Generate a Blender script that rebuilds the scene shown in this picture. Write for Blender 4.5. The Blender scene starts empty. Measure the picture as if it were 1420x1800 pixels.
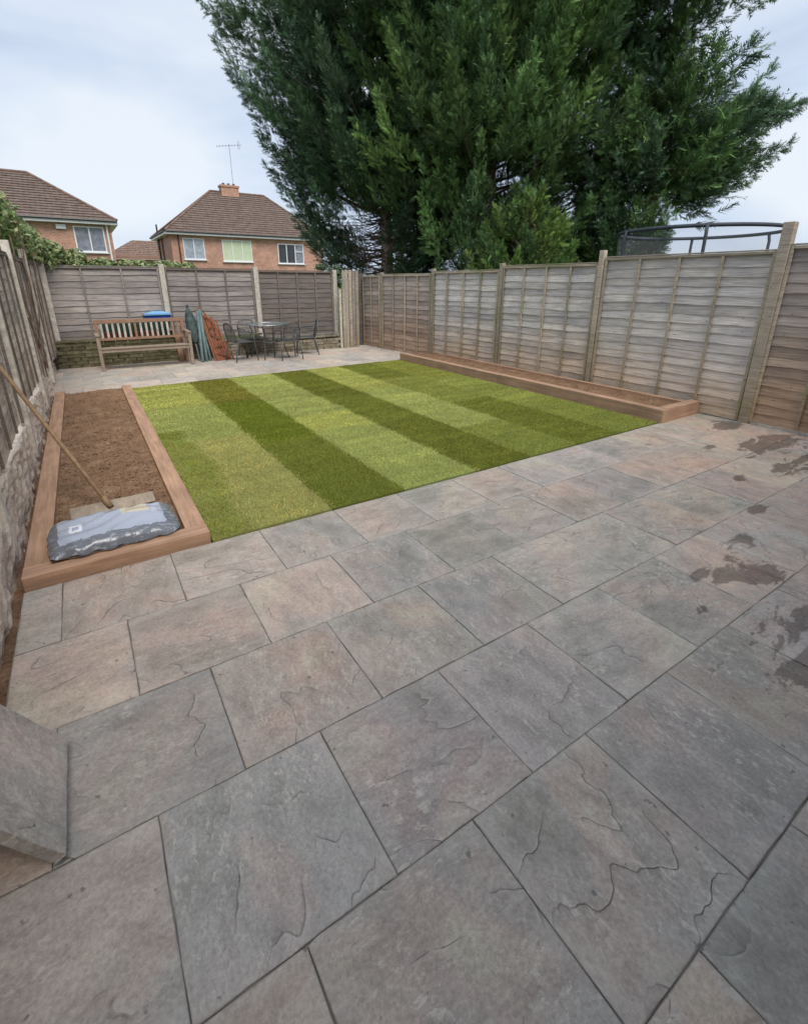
import bpy, math, random
import numpy as np
from mathutils import Vector, Matrix
random.seed(7); rng = np.random.default_rng(7)
S = bpy.context.scene; COL = S.collection

# ------------------------------------------------------------------ camera, sky, sun
cam_d = bpy.data.cameras.new('camera'); cam = bpy.data.objects.new('camera', cam_d); COL.objects.link(cam)
r2 = Vector((0.83773, -0.54608, 0.00247)); u2 = Vector((0.17631, 0.27476, 0.94521)); fw = Vector((0.51684, 0.7914, -0.32645))
cam.matrix_world = Matrix(((r2.x, u2.x, -fw.x, 0), (r2.y, u2.y, -fw.y, 0), (r2.z, u2.z, -fw.z, 1.73), (0, 0, 0, 1)))
cam_d.sensor_fit = 'HORIZONTAL'; cam_d.sensor_width = 36; cam_d.lens = 36 * 838.97 / 1420
cam_d.shift_y = -(900 - 785.6) / 1420
cam_d.clip_start = 0.05; cam_d.clip_end = 3000
S.camera = cam

SUN_EL, SUN_ROT = math.radians(55), math.radians(185)
W = bpy.data.worlds.new('World'); S.world = W; W.use_nodes = True
nt = W.node_tree; nt.nodes.clear()
out = nt.nodes.new('ShaderNodeOutputWorld'); mixs = nt.nodes.new('ShaderNodeMixShader')
b1 = nt.nodes.new('ShaderNodeBackground'); b2 = nt.nodes.new('ShaderNodeBackground')
sky = nt.nodes.new('ShaderNodeTexSky'); sky.sky_type = 'NISHITA'; sky.sun_disc = False
sky.sun_elevation = SUN_EL; sky.sun_rotation = SUN_ROT; sky.dust_density = 2
nt.links.new(sky.outputs[0], b1.inputs[0]); b1.inputs[1].default_value = 0.07
tc = nt.nodes.new('ShaderNodeTexCoord'); mp = nt.nodes.new('ShaderNodeMapping'); mp.inputs['Scale'].default_value = (1, 1, 2.6)
mp.inputs['Location'].default_value = (0.35, 0.1, 0.2)
ns = nt.nodes.new('ShaderNodeTexNoise'); ns.inputs['Scale'].default_value = 1.5; ns.inputs['Detail'].default_value = 5; ns.inputs['Roughness'].default_value = .5
ns.inputs['Distortion'].default_value = .3
rp = nt.nodes.new('ShaderNodeValToRGB'); e = rp.color_ramp.elements
e[0].position = .36; e[0].color = (.42, .51, .66, 1); e[1].position = .62; e[1].color = (.80, .86, .93, 1)
m_ = e.new(.48); m_.color = (.62, .71, .86, 1)
nt.links.new(tc.outputs['Generated'], mp.inputs[0]); nt.links.new(mp.outputs[0], ns.inputs[0]); nt.links.new(ns.outputs[0], rp.inputs[0])
nt.links.new(rp.outputs[0], b2.inputs[0]); b2.inputs[1].default_value = 0.57
mixs.inputs[0].default_value = .9
nt.links.new(b1.outputs[0], mixs.inputs[1]); nt.links.new(b2.outputs[0], mixs.inputs[2]); nt.links.new(mixs.outputs[0], out.inputs[0])

sd = bpy.data.lights.new('sun', 'SUN'); sd.energy = 1.5; sd.angle = math.radians(32); sd.color = (1, .955, .90)
sun = bpy.data.objects.new('sun', sd); COL.objects.link(sun)
sun.rotation_euler = (math.pi / 2 - SUN_EL, 0, math.pi - SUN_ROT + math.radians(0))
S.view_settings.view_transform = 'Standard'; S.view_settings.look = 'None'; S.view_settings.exposure = 0.95; S.view_settings.gamma = 1
S.view_settings.use_curve_mapping = False
S.render.resolution_x = 807; S.render.resolution_y = 1024
S.cycles.max_bounces = 6

# ------------------------------------------------------------------ node helper and materials
class NT:
    def __init__(s, name, rough=.7, spec=.3):
        s.m = bpy.data.materials.new(name); s.m.use_nodes = True; s.t = s.m.node_tree
        s.b = s.t.nodes['Principled BSDF']; s.b.inputs['Roughness'].default_value = rough
        s.b.inputs['Specular IOR Level'].default_value = spec
        s._tc = None; s._oi = None
    def n(s, typ, ins=None, **props):
        x = s.t.nodes.new('ShaderNode' + typ)
        for k, v in props.items(): setattr(x, k, v)
        for k, v in (ins or {}).items():
            i = x.inputs[k]
            if hasattr(v, 'is_linked') or hasattr(v, 'links'): s.t.links.new(v, i)
            else: i.default_value = v
        return x
    def coord(s, kind='Object'):
        if kind == 'World': return s.n('NewGeometry').outputs['Position']
        return s.n('TexCoord').outputs[kind]
    def rnd(s): return s.n('ObjectInfo').outputs['Random']
    def math(s, op, a, b=0.0, clamp=False): return s.n('Math', {0: a, 1: b}, operation=op, use_clamp=clamp).outputs[0]
    def vm(s, op, a, b): return s.n('VectorMath', {0: a, 1: b}, operation=op).outputs[0]
    def mapc(s, v, scale=(1, 1, 1), loc=(0, 0, 0), rot=(0, 0, 0)):
        return s.n('Mapping', {'Vector': v, 'Scale': scale, 'Location': loc, 'Rotation': rot}).outputs[0]
    def noise(s, v, scale, detail=4, rough=.55, dist=0): return s.n('TexNoise', {'Vector': v, 'Scale': scale, 'Detail': detail, 'Roughness': rough, 'Distortion': dist}).outputs[0]
    def ramp(s, f, *st):
        r = s.n('ValToRGB', {0: f}); e = r.color_ramp.elements
        while len(e) < len(st): e.new(.5)
        for i, (p, c) in enumerate(st):
            e[i].position = p; e[i].color = (*c, 1) if not isinstance(c, (int, float)) else (c, c, c, 1)
        return r.outputs[0]
    def mix(s, f, a, b, mode='MIX'):
        x = s.n('Mix', None, data_type='RGBA', blend_type=mode)
        for i, v in ((0, f), (6, a), (7, b)):
            if hasattr(v, 'links'): s.t.links.new(v, x.inputs[i])
            else: x.inputs[i].default_value = v if isinstance(v, (int, float)) else (*v, 1)
        return x.outputs[2]
    def seeded(s, kind='Object', k=37.):   # object coordinates moved by a random amount per object
        r = s.rnd(); c = s.n('CombineXYZ', {0: s.math('MULTIPLY', r, k), 1: s.math('MULTIPLY', r, k * 1.7), 2: s.math('MULTIPLY', r, k * 2.3)}).outputs[0]
        return s.vm('ADD', s.coord(kind), c)
    def color(s, c):
        if hasattr(c, 'links'): s.t.links.new(c, s.b.inputs['Base Color'])
        else: s.b.inputs['Base Color'].default_value = (*c, 1)
    def rough(s, c): s.t.links.new(c, s.b.inputs['Roughness'])
    def bump(s, h, strength=.5, dist=.01, prev=None):
        x = s.n('Bump', {'Height': h, 'Strength': strength, 'Distance': dist})
        if prev is not None: s.t.links.new(prev, x.inputs['Normal'])
        return x.outputs[0]
    def normal(s, n_): s.t.links.new(n_, s.b.inputs['Normal'])

def simple(name, col, rough=.6, spec=.3, metal=0, var=.12, bumpy=0, scale=20):
    q = NT(name, rough, spec); v = q.seeded(); q.b.inputs['Metallic'].default_value = metal
    f = q.noise(v, scale, 4)
    a = tuple(c * (1 - var * 2) for c in col); b = tuple(min(1, c * (1 + var * 2)) for c in col)
    q.color(q.ramp(f, (.3, a), (.7, b)))
    if bumpy: q.normal(q.bump(q.noise(v, scale * 3, 4), bumpy, .01))
    return q.m

def mat_sandstone(name='sandstone', wet=True, light=1.0):
    q = NT(name, .6, .28); v = q.seeded(); r = q.rnd()
    st = q.mapc(v, (1, 1.9, 1), rot=(0, 0, .5))
    big = q.noise(v, 1.9, 3, .5, .6); mid = q.noise(st, 5.5, 6, .68, .35); fine = q.noise(v, 75, 6, .75)
    L = light
    ca = q.ramp(big, (.34, (.165 * L, .165 * L, .155 * L)), (.46, (.20 * L, .195 * L, .19 * L)), (.57, (.225 * L, .20 * L, .188 * L)), (.68, (.235 * L, .226 * L, .20 * L)))
    tint = q.ramp(q.math('FRACT', q.math('MULTIPLY', r, 7.13)), (.0, (.93, .96, 1.0)), (.3, (1.03, 1.02, 1.0)), (.5, (1.09, .99, .95)), (.75, (.97, 1.0, .95)), (1., (.99, .97, 1.01)))
    c = q.mix(1, ca, tint, 'MULTIPLY')
    val = q.ramp(q.math('FRACT', q.math('MULTIPLY', r, 3.77)), (0., .87), (1., 1.13))
    c = q.mix(1, c, val, 'MULTIPLY'); c = q.mix(1, c, (1.25, 1.17, 1.07), 'MULTIPLY')
    c = q.mix(1, c, q.ramp(mid, (.28, .76), (.5, 1.0), (.72, 1.24)), 'MULTIPLY')
    c = q.mix(1, c, q.ramp(fine, (.3, .72), (.7, 1.28)), 'MULTIPLY')
    # riven ledges: a smooth field cut into a few steps
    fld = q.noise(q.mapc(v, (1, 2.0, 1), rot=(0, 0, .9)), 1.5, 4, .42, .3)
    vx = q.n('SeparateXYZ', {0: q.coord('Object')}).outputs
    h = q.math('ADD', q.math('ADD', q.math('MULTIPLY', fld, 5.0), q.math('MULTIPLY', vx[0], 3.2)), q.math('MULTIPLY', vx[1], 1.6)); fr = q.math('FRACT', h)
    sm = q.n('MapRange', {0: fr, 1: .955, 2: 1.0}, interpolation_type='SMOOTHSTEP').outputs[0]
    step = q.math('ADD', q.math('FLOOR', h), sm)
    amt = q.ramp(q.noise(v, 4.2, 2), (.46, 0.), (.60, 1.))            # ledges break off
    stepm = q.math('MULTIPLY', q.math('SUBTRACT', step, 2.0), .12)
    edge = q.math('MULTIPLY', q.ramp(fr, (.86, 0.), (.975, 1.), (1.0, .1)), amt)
    c = q.mix(q.math('MULTIPLY', edge, .24), c, (.13, .115, .10))  # ledge lines: crack dirt plus shade painted along the step
    lip_light = q.math('MULTIPLY', q.math('MULTIPLY', q.ramp(fr, (.0, 1.), (.09, 0.)), amt), q.ramp(q.noise(v, 9, 4), (.45, 0.), (.6, .55)))
    c = q.mix(lip_light, c, (.50, .48, .43))  # chalky residue and a painted highlight, so the ledge looks embossed
    # pale mineral bloom in patches and along the joints
    sp = q.n('SeparateXYZ', {0: q.coord('Object')})
    ex = q.math('MAXIMUM', q.math('ABSOLUTE', sp.outputs[0]), q.math('ABSOLUTE', sp.outputs[1]))
    em = q.ramp(q.math('ADD', ex, q.math('MULTIPLY', q.math('SUBTRACT', mid, .5), .12)), (.215, 0.), (.295, .75))
    pn = q.noise(st, 19, 8, .8, .3)
    pm = q.ramp(pn, (.53, 0.), (.62, 1.)); pr = q.ramp(q.noise(v, 2.3, 2), (.44, 0.), (.58, 1.))
    bl = q.math('MULTIPLY', q.math('MAXIMUM', pr, em), pm)
    c = q.mix(q.math('MULTIPLY', bl, .85), c, (.58, .54, .46))
    c = q.mix(q.math('MULTIPLY', em, .34), c, (.46, .44, .40))
    pits = q.ramp(q.noise(v, 24, 2, .5), (.24, 1.), (.29, 0.)); c = q.mix(q.math('MULTIPLY', pits, .6), c, (.07, .07, .07))
    if wet:
        wp = q.coord('World'); wn = q.noise(q.mapc(wp, (1, 2.6, 1)), 2.4, 6, .65, .8); s2 = q.n('SeparateXYZ', {0: wp})
        tot = None
        for (x, y, rx, ry) in ((6.45, 2.05, .75, .24), (6.75, 2.68, .42, .17), (5.95, 1.55, .55, .2), (3.28, .98, .28, .13), (2.85, .5, .6, .20), (3.55, 1.15, .26, .1), (2.63, .95, .07, .05), (2.96, 1.15, .15, .05), (5.17, 2.78, .12, .06), (5.2, 1.15, .4, .1), (4.3, 1.35, .16, .07), (5.6, 2.35, .22, .07), (4.9, 1.75, .12, .05), (3.9, .75, .22, .09), (6.2, 1.2, .4, .12), (3.05, .62, .2, .07)):
            dx = q.math('DIVIDE', q.math('SUBTRACT', s2.outputs[0], x), rx); dy = q.math('DIVIDE', q.math('SUBTRACT', s2.outputs[1], y), ry)
            d = q.math('SQRT', q.math('ADD', q.math('MULTIPLY', dx, dx), q.math('MULTIPLY', dy, dy)))
            k = q.math('SUBTRACT', 1.45, d, True)
            tot = k if tot is None else q.math('MAXIMUM', tot, k)
        w = q.ramp(q.math('ADD', tot, q.math('MULTIPLY', q.math('SUBTRACT', wn, .5), 4.6)), (.60, 0.), (.80, 1.)); w = q.math('MULTIPLY', w, q.ramp(tot, (.0, 0.), (.12, 1.)))
        # the damp part of the patio has a rusty cast
        dm = q.n('MapRange', {0: q.math('ADD', q.math('SUBTRACT', s2.outputs[0], q.math('MULTIPLY', s2.outputs[1], 1.0)), q.math('MULTIPLY', wn, 1.6)), 1: 2.3, 2: 3.3}).outputs[0]
        dm2 = q.math('MULTIPLY', dm, q.ramp(q.noise(wp, 1.1, 4, .6), (.42, 0.), (.55, 1.)))
        c = q.mix(q.math('MULTIPLY', dm2, .6), c, q.mix(1, c, (1.12, .96, .89), 'MULTIPLY'))
        c = q.mix(w, c, q.mix(1, c, (.47, .45, .445), 'MULTIPLY'))
        q.rough(q.ramp(w, (0., .58), (1., .3)))
    q.color(c)
    b = q.bump(q.math('MULTIPLY', stepm, amt), 1.0, .05)
    b = q.bump(mid, .5, .02, b); b = q.bump(fine, .35, .0025, b); q.normal(b)
    return q.m

def mat_fence(name, top, low, z0=.15, z1=1.1, mult=1.0, green=.0):
    q = NT(name, .8, .15); v = q.seeded(k=11.); wp = q.coord('World'); sx = q.n('SeparateXYZ', {0: wp})
    g = q.noise(q.mapc(v, (2.2, 2.2, 46)), 1.6, 6, .62, .5); blot = q.noise(v, 1.6, 4, .6); wn = q.noise(wp, 1.1, 4, .6)
    f = q.n('MapRange', {0: q.math('ADD', sx.outputs[2], q.math('MULTIPLY', q.math('SUBTRACT', wn, .5), 1.3)), 1: z0, 2: z1}).outputs[0]
    c = q.mix(f, low, top)
    c = q.mix(1, c, q.ramp(g, (.28, .55), (.5, .98), (.72, 1.32)), 'MULTIPLY')
    c = q.mix(1, c, q.ramp(blot, (.3, (.80, .80, .84)), (.7, (1.18, 1.14, 1.08))), 'MULTIPLY')
    r = q.rnd(); c = q.mix(1, c, q.ramp(r, (0., .80 * mult), (1., 1.2 * mult)), 'MULTIPLY')
    kn = q.n('TexVoronoi', {'Vector': q.mapc(v, (3.1, 3.1, 9)), 'Scale': 1.7}).outputs['Distance']
    c = q.mix(q.ramp(kn, (.05, .75), (.10, 0.)), c, (.075, .05, .035))
    if green:
        gm = q.ramp(q.noise(wp, 2.1, 4), (.52, 0.), (.68, green)); c = q.mix(gm, c, (.19, .23, .07))
    q.color(c); q.normal(q.bump(g, .55, .006)); return q.m

def mat_timber(name, col, ring=1.0):
    q = NT(name, .75, .2); v = q.seeded(); g = q.noise(q.mapc(v, (26, 1.6, 26)), 1.5, 6, .6, .5); bl = q.noise(v, 3.5, 4)
    c = q.mix(1, col, q.ramp(g, (.3, .72), (.7, 1.22)), 'MULTIPLY'); c = q.mix(1, c, q.ramp(bl, (.3, (.86, .84, .82)), (.7, (1.12, 1.1, 1.08))), 'MULTIPLY')
    sp = q.ramp(q.noise(v, 55, 3), (.66, 0.), (.75, .5)); c = q.mix(sp, c, (.12, .08, .05))
    q.color(c); q.normal(q.bump(g, .4, .004)); return q.m

def mat_soil():
    q = NT('soil', .95, .1); v = q.coord('World'); a = q.noise(v, 7, 8, .7); b = q.noise(v, 55, 6, .7)
    c = q.ramp(a, (.3, (.15, .09, .052)), (.55, (.27, .165, .10)), (.75, (.38, .25, .16)))
    c = q.mix(1, c, q.ramp(b, (.3, .62), (.7, 1.35)), 'MULTIPLY'); c = q.mix(q.ramp(q.noise(v, 30, 2), (.70, 0.), (.74, .8)), c, (.42, .38, .32))
    q.color(c); q.normal(q.bump(b, .9, .012, q.bump(a, .6, .03))); return q.m

def mat_attr(name, rough=.6, trans=.25, spec=.2):
    q = NT(name, rough, spec); a = q.n('Attribute', attribute_name='Col'); q.color(a.outputs['Color'])
    if trans:
        tr = q.n('BsdfTranslucent', {'Color': a.outputs['Color']}); mx = q.n('MixShader', {0: trans, 1: q.b.outputs[0], 2: tr.outputs[0]})
        q.t.links.new(mx.outputs[0], q.t.nodes['Material Output'].inputs[0])
    return q.m

def mat_brick(name, col, mortar, sc=1.0, z=1.0):
    q = NT(name, .85, .15); p = q.n('SeparateXYZ', {0: q.coord('World')})
    v = q.n('CombineXYZ', {0: q.math('ADD', p.outputs[0], p.outputs[1]), 1: p.outputs[2], 2: 0.}).outputs[0]
    b = q.n('TexBrick', {'Vector': v, 'Scale': 1.0, 'Mortar Size': .011, 'Brick Width': .225, 'Row Height': .075, 'Color1': (*[c * .82 for c in col], 1), 'Color2': (*[c * 1.2 for c in col], 1), 'Mortar': (*mortar, 1)})
    c = q.mix(1, b.outputs[0], q.ramp(q.noise(v, 1.5, 5, .65), (.3, .78), (.7, 1.2)), 'MULTIPLY')
    q.color(c); q.normal(q.bump(b.outputs[1], -.5, .01)); return q.m

def mat_tile():
    q = NT('roof_tile', .85, .15); v = q.coord('World'); p = q.n('SeparateXYZ', {0: v})
    w = q.n('TexWave', {'Vector': q.n('CombineXYZ', {0: q.math('ADD', p.outputs[0], p.outputs[1])}).outputs[0], 'Scale': 1.35, 'Distortion': 0.}).outputs[1]
    c = q.ramp(q.noise(v, 3.2, 6, .7), (.3, (.13, .095, .08)), (.55, (.20, .15, .125)), (.75, (.27, .21, .18)))
    c = q.mix(1, c, q.ramp(w, (.15, .72), (.5, 1.08)), 'MULTIPLY')
    q.color(c); return q.m

M = {}
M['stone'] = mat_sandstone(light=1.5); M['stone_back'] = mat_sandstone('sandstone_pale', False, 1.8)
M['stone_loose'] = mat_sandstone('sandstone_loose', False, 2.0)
M['fence_r'] = mat_fence('weathered_lap_board', (.61, .585, .555), (.58, .46, .33), .0, .95)
M['fence_rb'] = mat_fence('browned_lap_board', (.40, .36, .335), (.42, .30, .20), .3, 1.35)
M['fence_far'] = mat_fence('ruddy_lap_board', (.42, .36, .32), (.38, .27, .20), .3, 1.3)
M['batten'] = mat_fence('batten_wood', (.42, .37, .29), (.38, .29, .19), .0, .9, green=.5)
M['post_r'] = mat_fence('weathered_post', (.44, .39, .32), (.36, .30, .21), .0, .9, green=.35)
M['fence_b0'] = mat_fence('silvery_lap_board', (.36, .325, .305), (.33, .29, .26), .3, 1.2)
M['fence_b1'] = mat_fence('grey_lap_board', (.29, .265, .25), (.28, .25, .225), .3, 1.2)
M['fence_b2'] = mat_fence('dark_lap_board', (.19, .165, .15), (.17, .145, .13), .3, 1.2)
M['fence_l'] = mat_fence('bleached_lap_board', (.70, .62, .55), (.72, .61, .51), .3, 1.4)
M['batten_dark'] = mat_fence('dark_batten', (.20, .17, .15), (.19, .155, .13), .3, 1.2)
M['concrete_l'] = simple('bleached_concrete', (.68, .62, .54), .9, .1, 0, .12, .4, 14)
M['concrete'] = simple('pale_concrete', (.52, .48, .42), .9, .1, 0, .12, .4, 14)
M['render'] = None
q = NT('rough_render', .95, .1); v = q.coord('World'); a = q.noise(v, 9, 7, .7); bb = q.noise(v, 34, 5, .7)
c = q.ramp(a, (.3, (.42, .32, .25)), (.5, (.68, .57, .47)), (.72, (.78, .68, .58)))
c = q.mix(q.ramp(bb, (.30, .8), (.42, 0.)), c, (.12, .09, .065)); q.color(c); q.normal(q.bump(bb, .8, .015, q.bump(a, .8, .03))); M['render'] = q.m
M['sleeper'] = mat_timber('sleeper_timber', (.45, .285, .19)); M['sleeper_red'] = mat_timber('sleeper_red_timber', (.42, .275, .19))
M['sleeper_end'] = simple('sleeper_end_grain', (.43, .31, .20), .8, .1, 0, .1, .2, 30)
M['soil'] = mat_soil(); M['mortar'] = simple('mortar', (.20, .185, .16), .95, .05, 0, .2, .3, 8)
M['grass_base'] = simple('turf_mat', (.11, .14, .03), .95, .05, 0, .2, .4, 40)
q = NT('turf_mat_banded', .95, .05); oi = q.n('ObjectInfo'); v = q.coord('World'); q.color(q.mix(1, oi.outputs['Color'], q.ramp(q.noise(v, 60, 4), (.3, .75), (.7, 1.25)), 'MULTIPLY')); M['turf'] = q.m
M['garden'] = simple('rough_grass', (.085, .12, .04), .95, .05, 0, .25, .5, 1.2)
M['blade'] = mat_attr('grass_blade', .6, .3, .15); M['needle'] = mat_attr('conifer_spray', .6, .2, .12); M['leaf'] = mat_attr('leaf', .5, .3, .3)
M['bark'] = simple('bark', (.50, .39, .31), .95, .05, 0, .25, .7, 14)
M['twig'] = simple('dead_twig', (.26, .195, .155), .95, .05, 0, .2, 0, 9)
M['brick_house'] = mat_brick('house_brick', (.47, .225, .155), (.52, .40, .32))
M['brick_back'] = mat_brick('rear_house_brick', (.30, .14, .09), (.3, .26, .22))
M['tile'] = mat_tile(); M['ridge'] = simple('ridge_tile', (.22, .15, .12), .85, .1, 0, .2, 0, 4)
M['upvc'] = simple('white_upvc', (.78, .79, .80), .35, .4, 0, .02, 0, 4)
M['gutter'] = simple('dark_gutter', (.045, .04, .04), .4, .4, 0, .05, 0, 4)
M['glass_dark'] = simple('dark_window_glass', (.035, .04, .05), .08, .5, 0, .1, 0, 2)
M['net'] = simple('net_curtain', (.36, .41, .47), .35, .5, 0, .12, 0, 4); M['net_grey'] = simple('grey_curtain', (.22, .235, .28), .35, .5, 0, .16, 0, 5)
M['blind'] = simple('pale_green_blind', (.56, .64, .44), .4, .4, 0, .03, 0, 3)
M['metal'] = simple('grey_metal', (.10, .11, .115), .45, .5, .3, .1, 0, 12); M['black'] = simple('black_foam', (.06, .07, .085), .6, .3, 0, .1, 0, 12)
M['steel'] = simple('steel', (.35, .36, .37), .35, .5, .8, .05, 0, 8)
M['teak'] = mat_timber('weathered_bench_wood', (.31, .19, .13)); M['teak_grey'] = mat_timber('greyed_bench_wood', (.33, .27, .215))
M['slat_white'] = simple('pale_slat', (.46, .42, .37), .7, .2, 0, .15, 0, 8)
M['dark_green'] = simple('dark_green_plastic', (.018, .045, .032), .5, .4, 0, .1, 0, 8)
M['terracotta'] = simple('red_plastic', (.17, .05, .035), .6, .3, 0, .15, 0, 8)
M['blue'] = simple('blue_plastic', (.015, .10, .48), .35, .5, 0, .06, 0, 4); M['blue_pale'] = simple('pale_blue_plastic', (.20, .42, .68), .35, .5, 0, .08, 0, 6)
M['canvas'] = simple('grey_green_canvas', (.075, .105, .10), .85, .1, 0, .2, .3, 12); M['pole_green'] = simple('grey_green_pole', (.15, .21, .21), .7, .2, 0, .12, 0, 6)
M['trellis'] = mat_timber('red_brown_trellis', (.22, .085, .045)); M['handle'] = mat_timber('ash_handle', (.30, .20, .12)); M['board'] = mat_timber('pale_board', (.33, .275, .215))
M['aerial'] = simple('aerial_metal', (.28, .30, .33), .4, .4, .4, .05, 0, 3)
q = NT('low_wall_stone', .95, .1); v = q.seeded(); a = q.noise(v, 9, 6, .65)
c = q.ramp(a, (.3, (.135, .115, .075)), (.55, (.27, .235, .175)), (.75, (.40, .355, .29)))
wp = q.n('SeparateXYZ', {0: q.coord('World')}); lf = q.n('MapRange', {0: wp.outputs[0], 1: 3.2, 2: 1.5}).outputs[0]
c = q.mix(q.math('MULTIPLY', lf, .75), c, q.mix(1, c, (.55, .58, .42), 'MULTIPLY'))
c = q.mix(1, c, q.ramp(q.rnd(), (0., .75), (1., 1.25)), 'MULTIPLY'); q.color(c); q.normal(q.bump(a, .7, .02)); M['wallstone'] = q.m
# thin glass of the table top
q = NT('table_glass', .12, .5); q.color((.30, .36, .36)); q.b.inputs['Alpha'].default_value = .55; M['tglass'] = q.m
q = NT('safety_net', .8, .1); q.color((.30, .31, .33)); q.b.inputs['Alpha'].default_value = .13; M['netting'] = q.m
# printed sack
q = NT('printed_plastic_sack', .2, .6); oc = q.coord('Object'); p = q.n('SeparateXYZ', {0: oc}); x, y, z = p.outputs[0], p.outputs[1], p.outputs[2]
wv = q.noise(q.mapc(oc, (16, 5, 16)), 1.6, 5, .6, 1.); X = q.math('ADD', x, q.math('MULTIPLY', q.math('SUBTRACT', wv, .5), .035)); Y = q.math('ADD', y, q.math('MULTIPLY', q.math('SUBTRACT', wv, .5), .06))
def rect(x0, x1, y0, y1):
    a = q.math('MULTIPLY', q.math('GREATER_THAN', X, x0), q.math('LESS_THAN', X, x1)); b = q.math('MULTIPLY', q.math('GREATER_THAN', Y, y0), q.math('LESS_THAN', Y, y1)); return q.math('MULTIPLY', a, b)
c = q.mix(rect(-.32, .30, -.165, .20), (.16, .175, .20), (.40, .44, .53))
c = q.mix(q.ramp(q.noise(q.mapc(oc, (10, 30, 10)), 2.2, 4, .6), (.55, 0.), (.63, .6)), c, (.42, .44, .48))
c = q.mix(rect(.05, .22, .02, .18), c, (.62, .55, .40)); c = q.mix(rect(-.26, -.185, -.06, .05), c, (.80, .82, .86)); c = q.mix(rect(-.238, -.205, -.03, .02), c, (.36, .41, .53))
for (a0, a1, b0, b1) in ((-.16, -.10, .06, .075), (-.09, -.02, .06, .075), (-.16, -.04, .03, .042), (-.16, -.07, .0, .012), (.235, .27, -.02, .15)): c = q.mix(q.math('MULTIPLY', rect(a0, a1, b0, b1), .8), c, (.50, .53, .60))
q.color(c); n1 = q.noise(q.mapc(oc, (22, 7, 10)), 1.5, 5, .6, 1.5); q.normal(q.bump(n1, .4, .006)); M['sack'] = q.m

# ------------------------------------------------------------------ mesh helpers
def fast_mesh(name, V, F3=None, F4=None, cols=None):
    me = bpy.data.meshes.new(name); V = np.asarray(V, np.float32)
    n3 = 0 if F3 is None else len(F3); n4 = 0 if F4 is None else len(F4)
    idx = np.concatenate([a.ravel() for a in ([np.asarray(F3)] if n3 else []) + ([np.asarray(F4)] if n4 else [])]).astype(np.int32)
    tot = np.concatenate([np.full(n3, 3), np.full(n4, 4)]).astype(np.int32); st = np.concatenate([[0], np.cumsum(tot)[:-1]]).astype(np.int32)
    me.vertices.add(len(V)); me.vertices.foreach_set('co', V.ravel()); me.loops.add(len(idx)); me.loops.foreach_set('vertex_index', idx)
    me.polygons.add(n3 + n4); me.polygons.foreach_set('loop_start', st); me.polygons.foreach_set('loop_total', tot)
    me.update(calc_edges=True)
    if cols is not None:
        a = me.color_attributes.new('Col', 'FLOAT_COLOR', 'POINT'); c4 = np.ones((len(V), 4), np.float32); c4[:, :3] = cols; a.data.foreach_set('color', c4.ravel())
    return me
def link(name, me, mat=None, parent=None, loc=None, rot=None):
    if mat is not None and not me.materials: me.materials.append(mat)
    o = bpy.data.objects.new(name, me); COL.objects.link(o); o.parent = parent
    if loc is not None: o.location = loc
    if rot is not None: o.rotation_euler = rot
    return o
class MB:
    def __init__(s): s.v = []; s.f = []
    def add(s, vs, fs): k = len(s.v); s.v += [tuple(v) for v in vs]; s.f += [tuple(k + i for i in f) for f in fs]; return s
    def box(s, c, d, R=None, taper=0):
        hx, hy, hz = d[0] / 2, d[1] / 2, d[2] / 2; c = Vector(c); vs = []
        for z in (-1, 1):
            for x, y in ((-1, -1), (1, -1), (1, 1), (-1, 1)):
                t = 1 - taper * (z > 0); p = Vector((x * hx * t, y * hy * t, z * hz)); vs.append(c + (R @ p if R else p))
        return s.add(vs, [(0, 3, 2, 1), (4, 5, 6, 7), (0, 1, 5, 4), (1, 2, 6, 5), (2, 3, 7, 6), (3, 0, 4, 7)])
    def bar(s, a, b, w, h=None, up=(0, 0, 1)):
        a = Vector(a); b = Vector(b); d = (b - a); L = d.length; d.normalize(); up = Vector(up)
        if abs(d.dot(up)) > .98: up = Vector((0, 1, 0))
        x = d.cross(up).normalized(); y = x.cross(d).normalized(); R = Matrix((x, d, y)).transposed()
        return s.box((a + b) / 2, (w, L, h or w), R)
    def tube(s, pts, r, n=8, cap=True):
        pts = [Vector(p) for p in pts]; rs = r if isinstance(r, (list, tuple)) else [r] * len(pts); rings = []; px = None
        for i, p in enumerate(pts):
            d = (pts[min(i + 1, len(pts) - 1)] - pts[max(i - 1, 0)]).normalized()
            if px is None: px = d.cross(Vector((0, 0, 1)) if abs(d.z) < .95 else Vector((0, 1, 0)))
            px = (px - d * px.dot(d)).normalized(); py = d.cross(px)
            rings.append([p + (px * math.cos(2 * math.pi * k / n) + py * math.sin(2 * math.pi * k / n)) * rs[i] for k in range(n)])
        vs = [v for g in rings for v in g]; fs = []
        for i in range(len(pts) - 1):
            for k in range(n): fs.append((i * n + k, i * n + (k + 1) % n, (i + 1) * n + (k + 1) % n, (i + 1) * n + k))
        if cap: fs += [tuple(range(n))[::-1], tuple(range((len(pts) - 1) * n, len(pts) * n))]
        return s.add(vs, fs)
    def mesh(s, name, smooth=False):
        me = bpy.data.meshes.new(name); me.from_pydata(s.v, [], s.f); me.update()
        if smooth: me.polygons.foreach_set('use_smooth', [True] * len(me.polygons))
        return me
    def build(s, name, mat, parent=None, loc=None, rot=None, bevel=0, smooth=False):
        o = link(name, s.mesh(name, smooth), mat, parent, loc, rot)
        if bevel:
            b = o.modifiers.new('bevel', 'BEVEL'); b.width = bevel; b.segments = 2; b.limit_method = 'ANGLE'
        return o
def tag(o, label=None, cat=None, group=None, kind=None):
    for k, v in (('label', label), ('category', cat), ('group', group), ('kind', kind)):
        if v: o[k] = v
    return o
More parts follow.
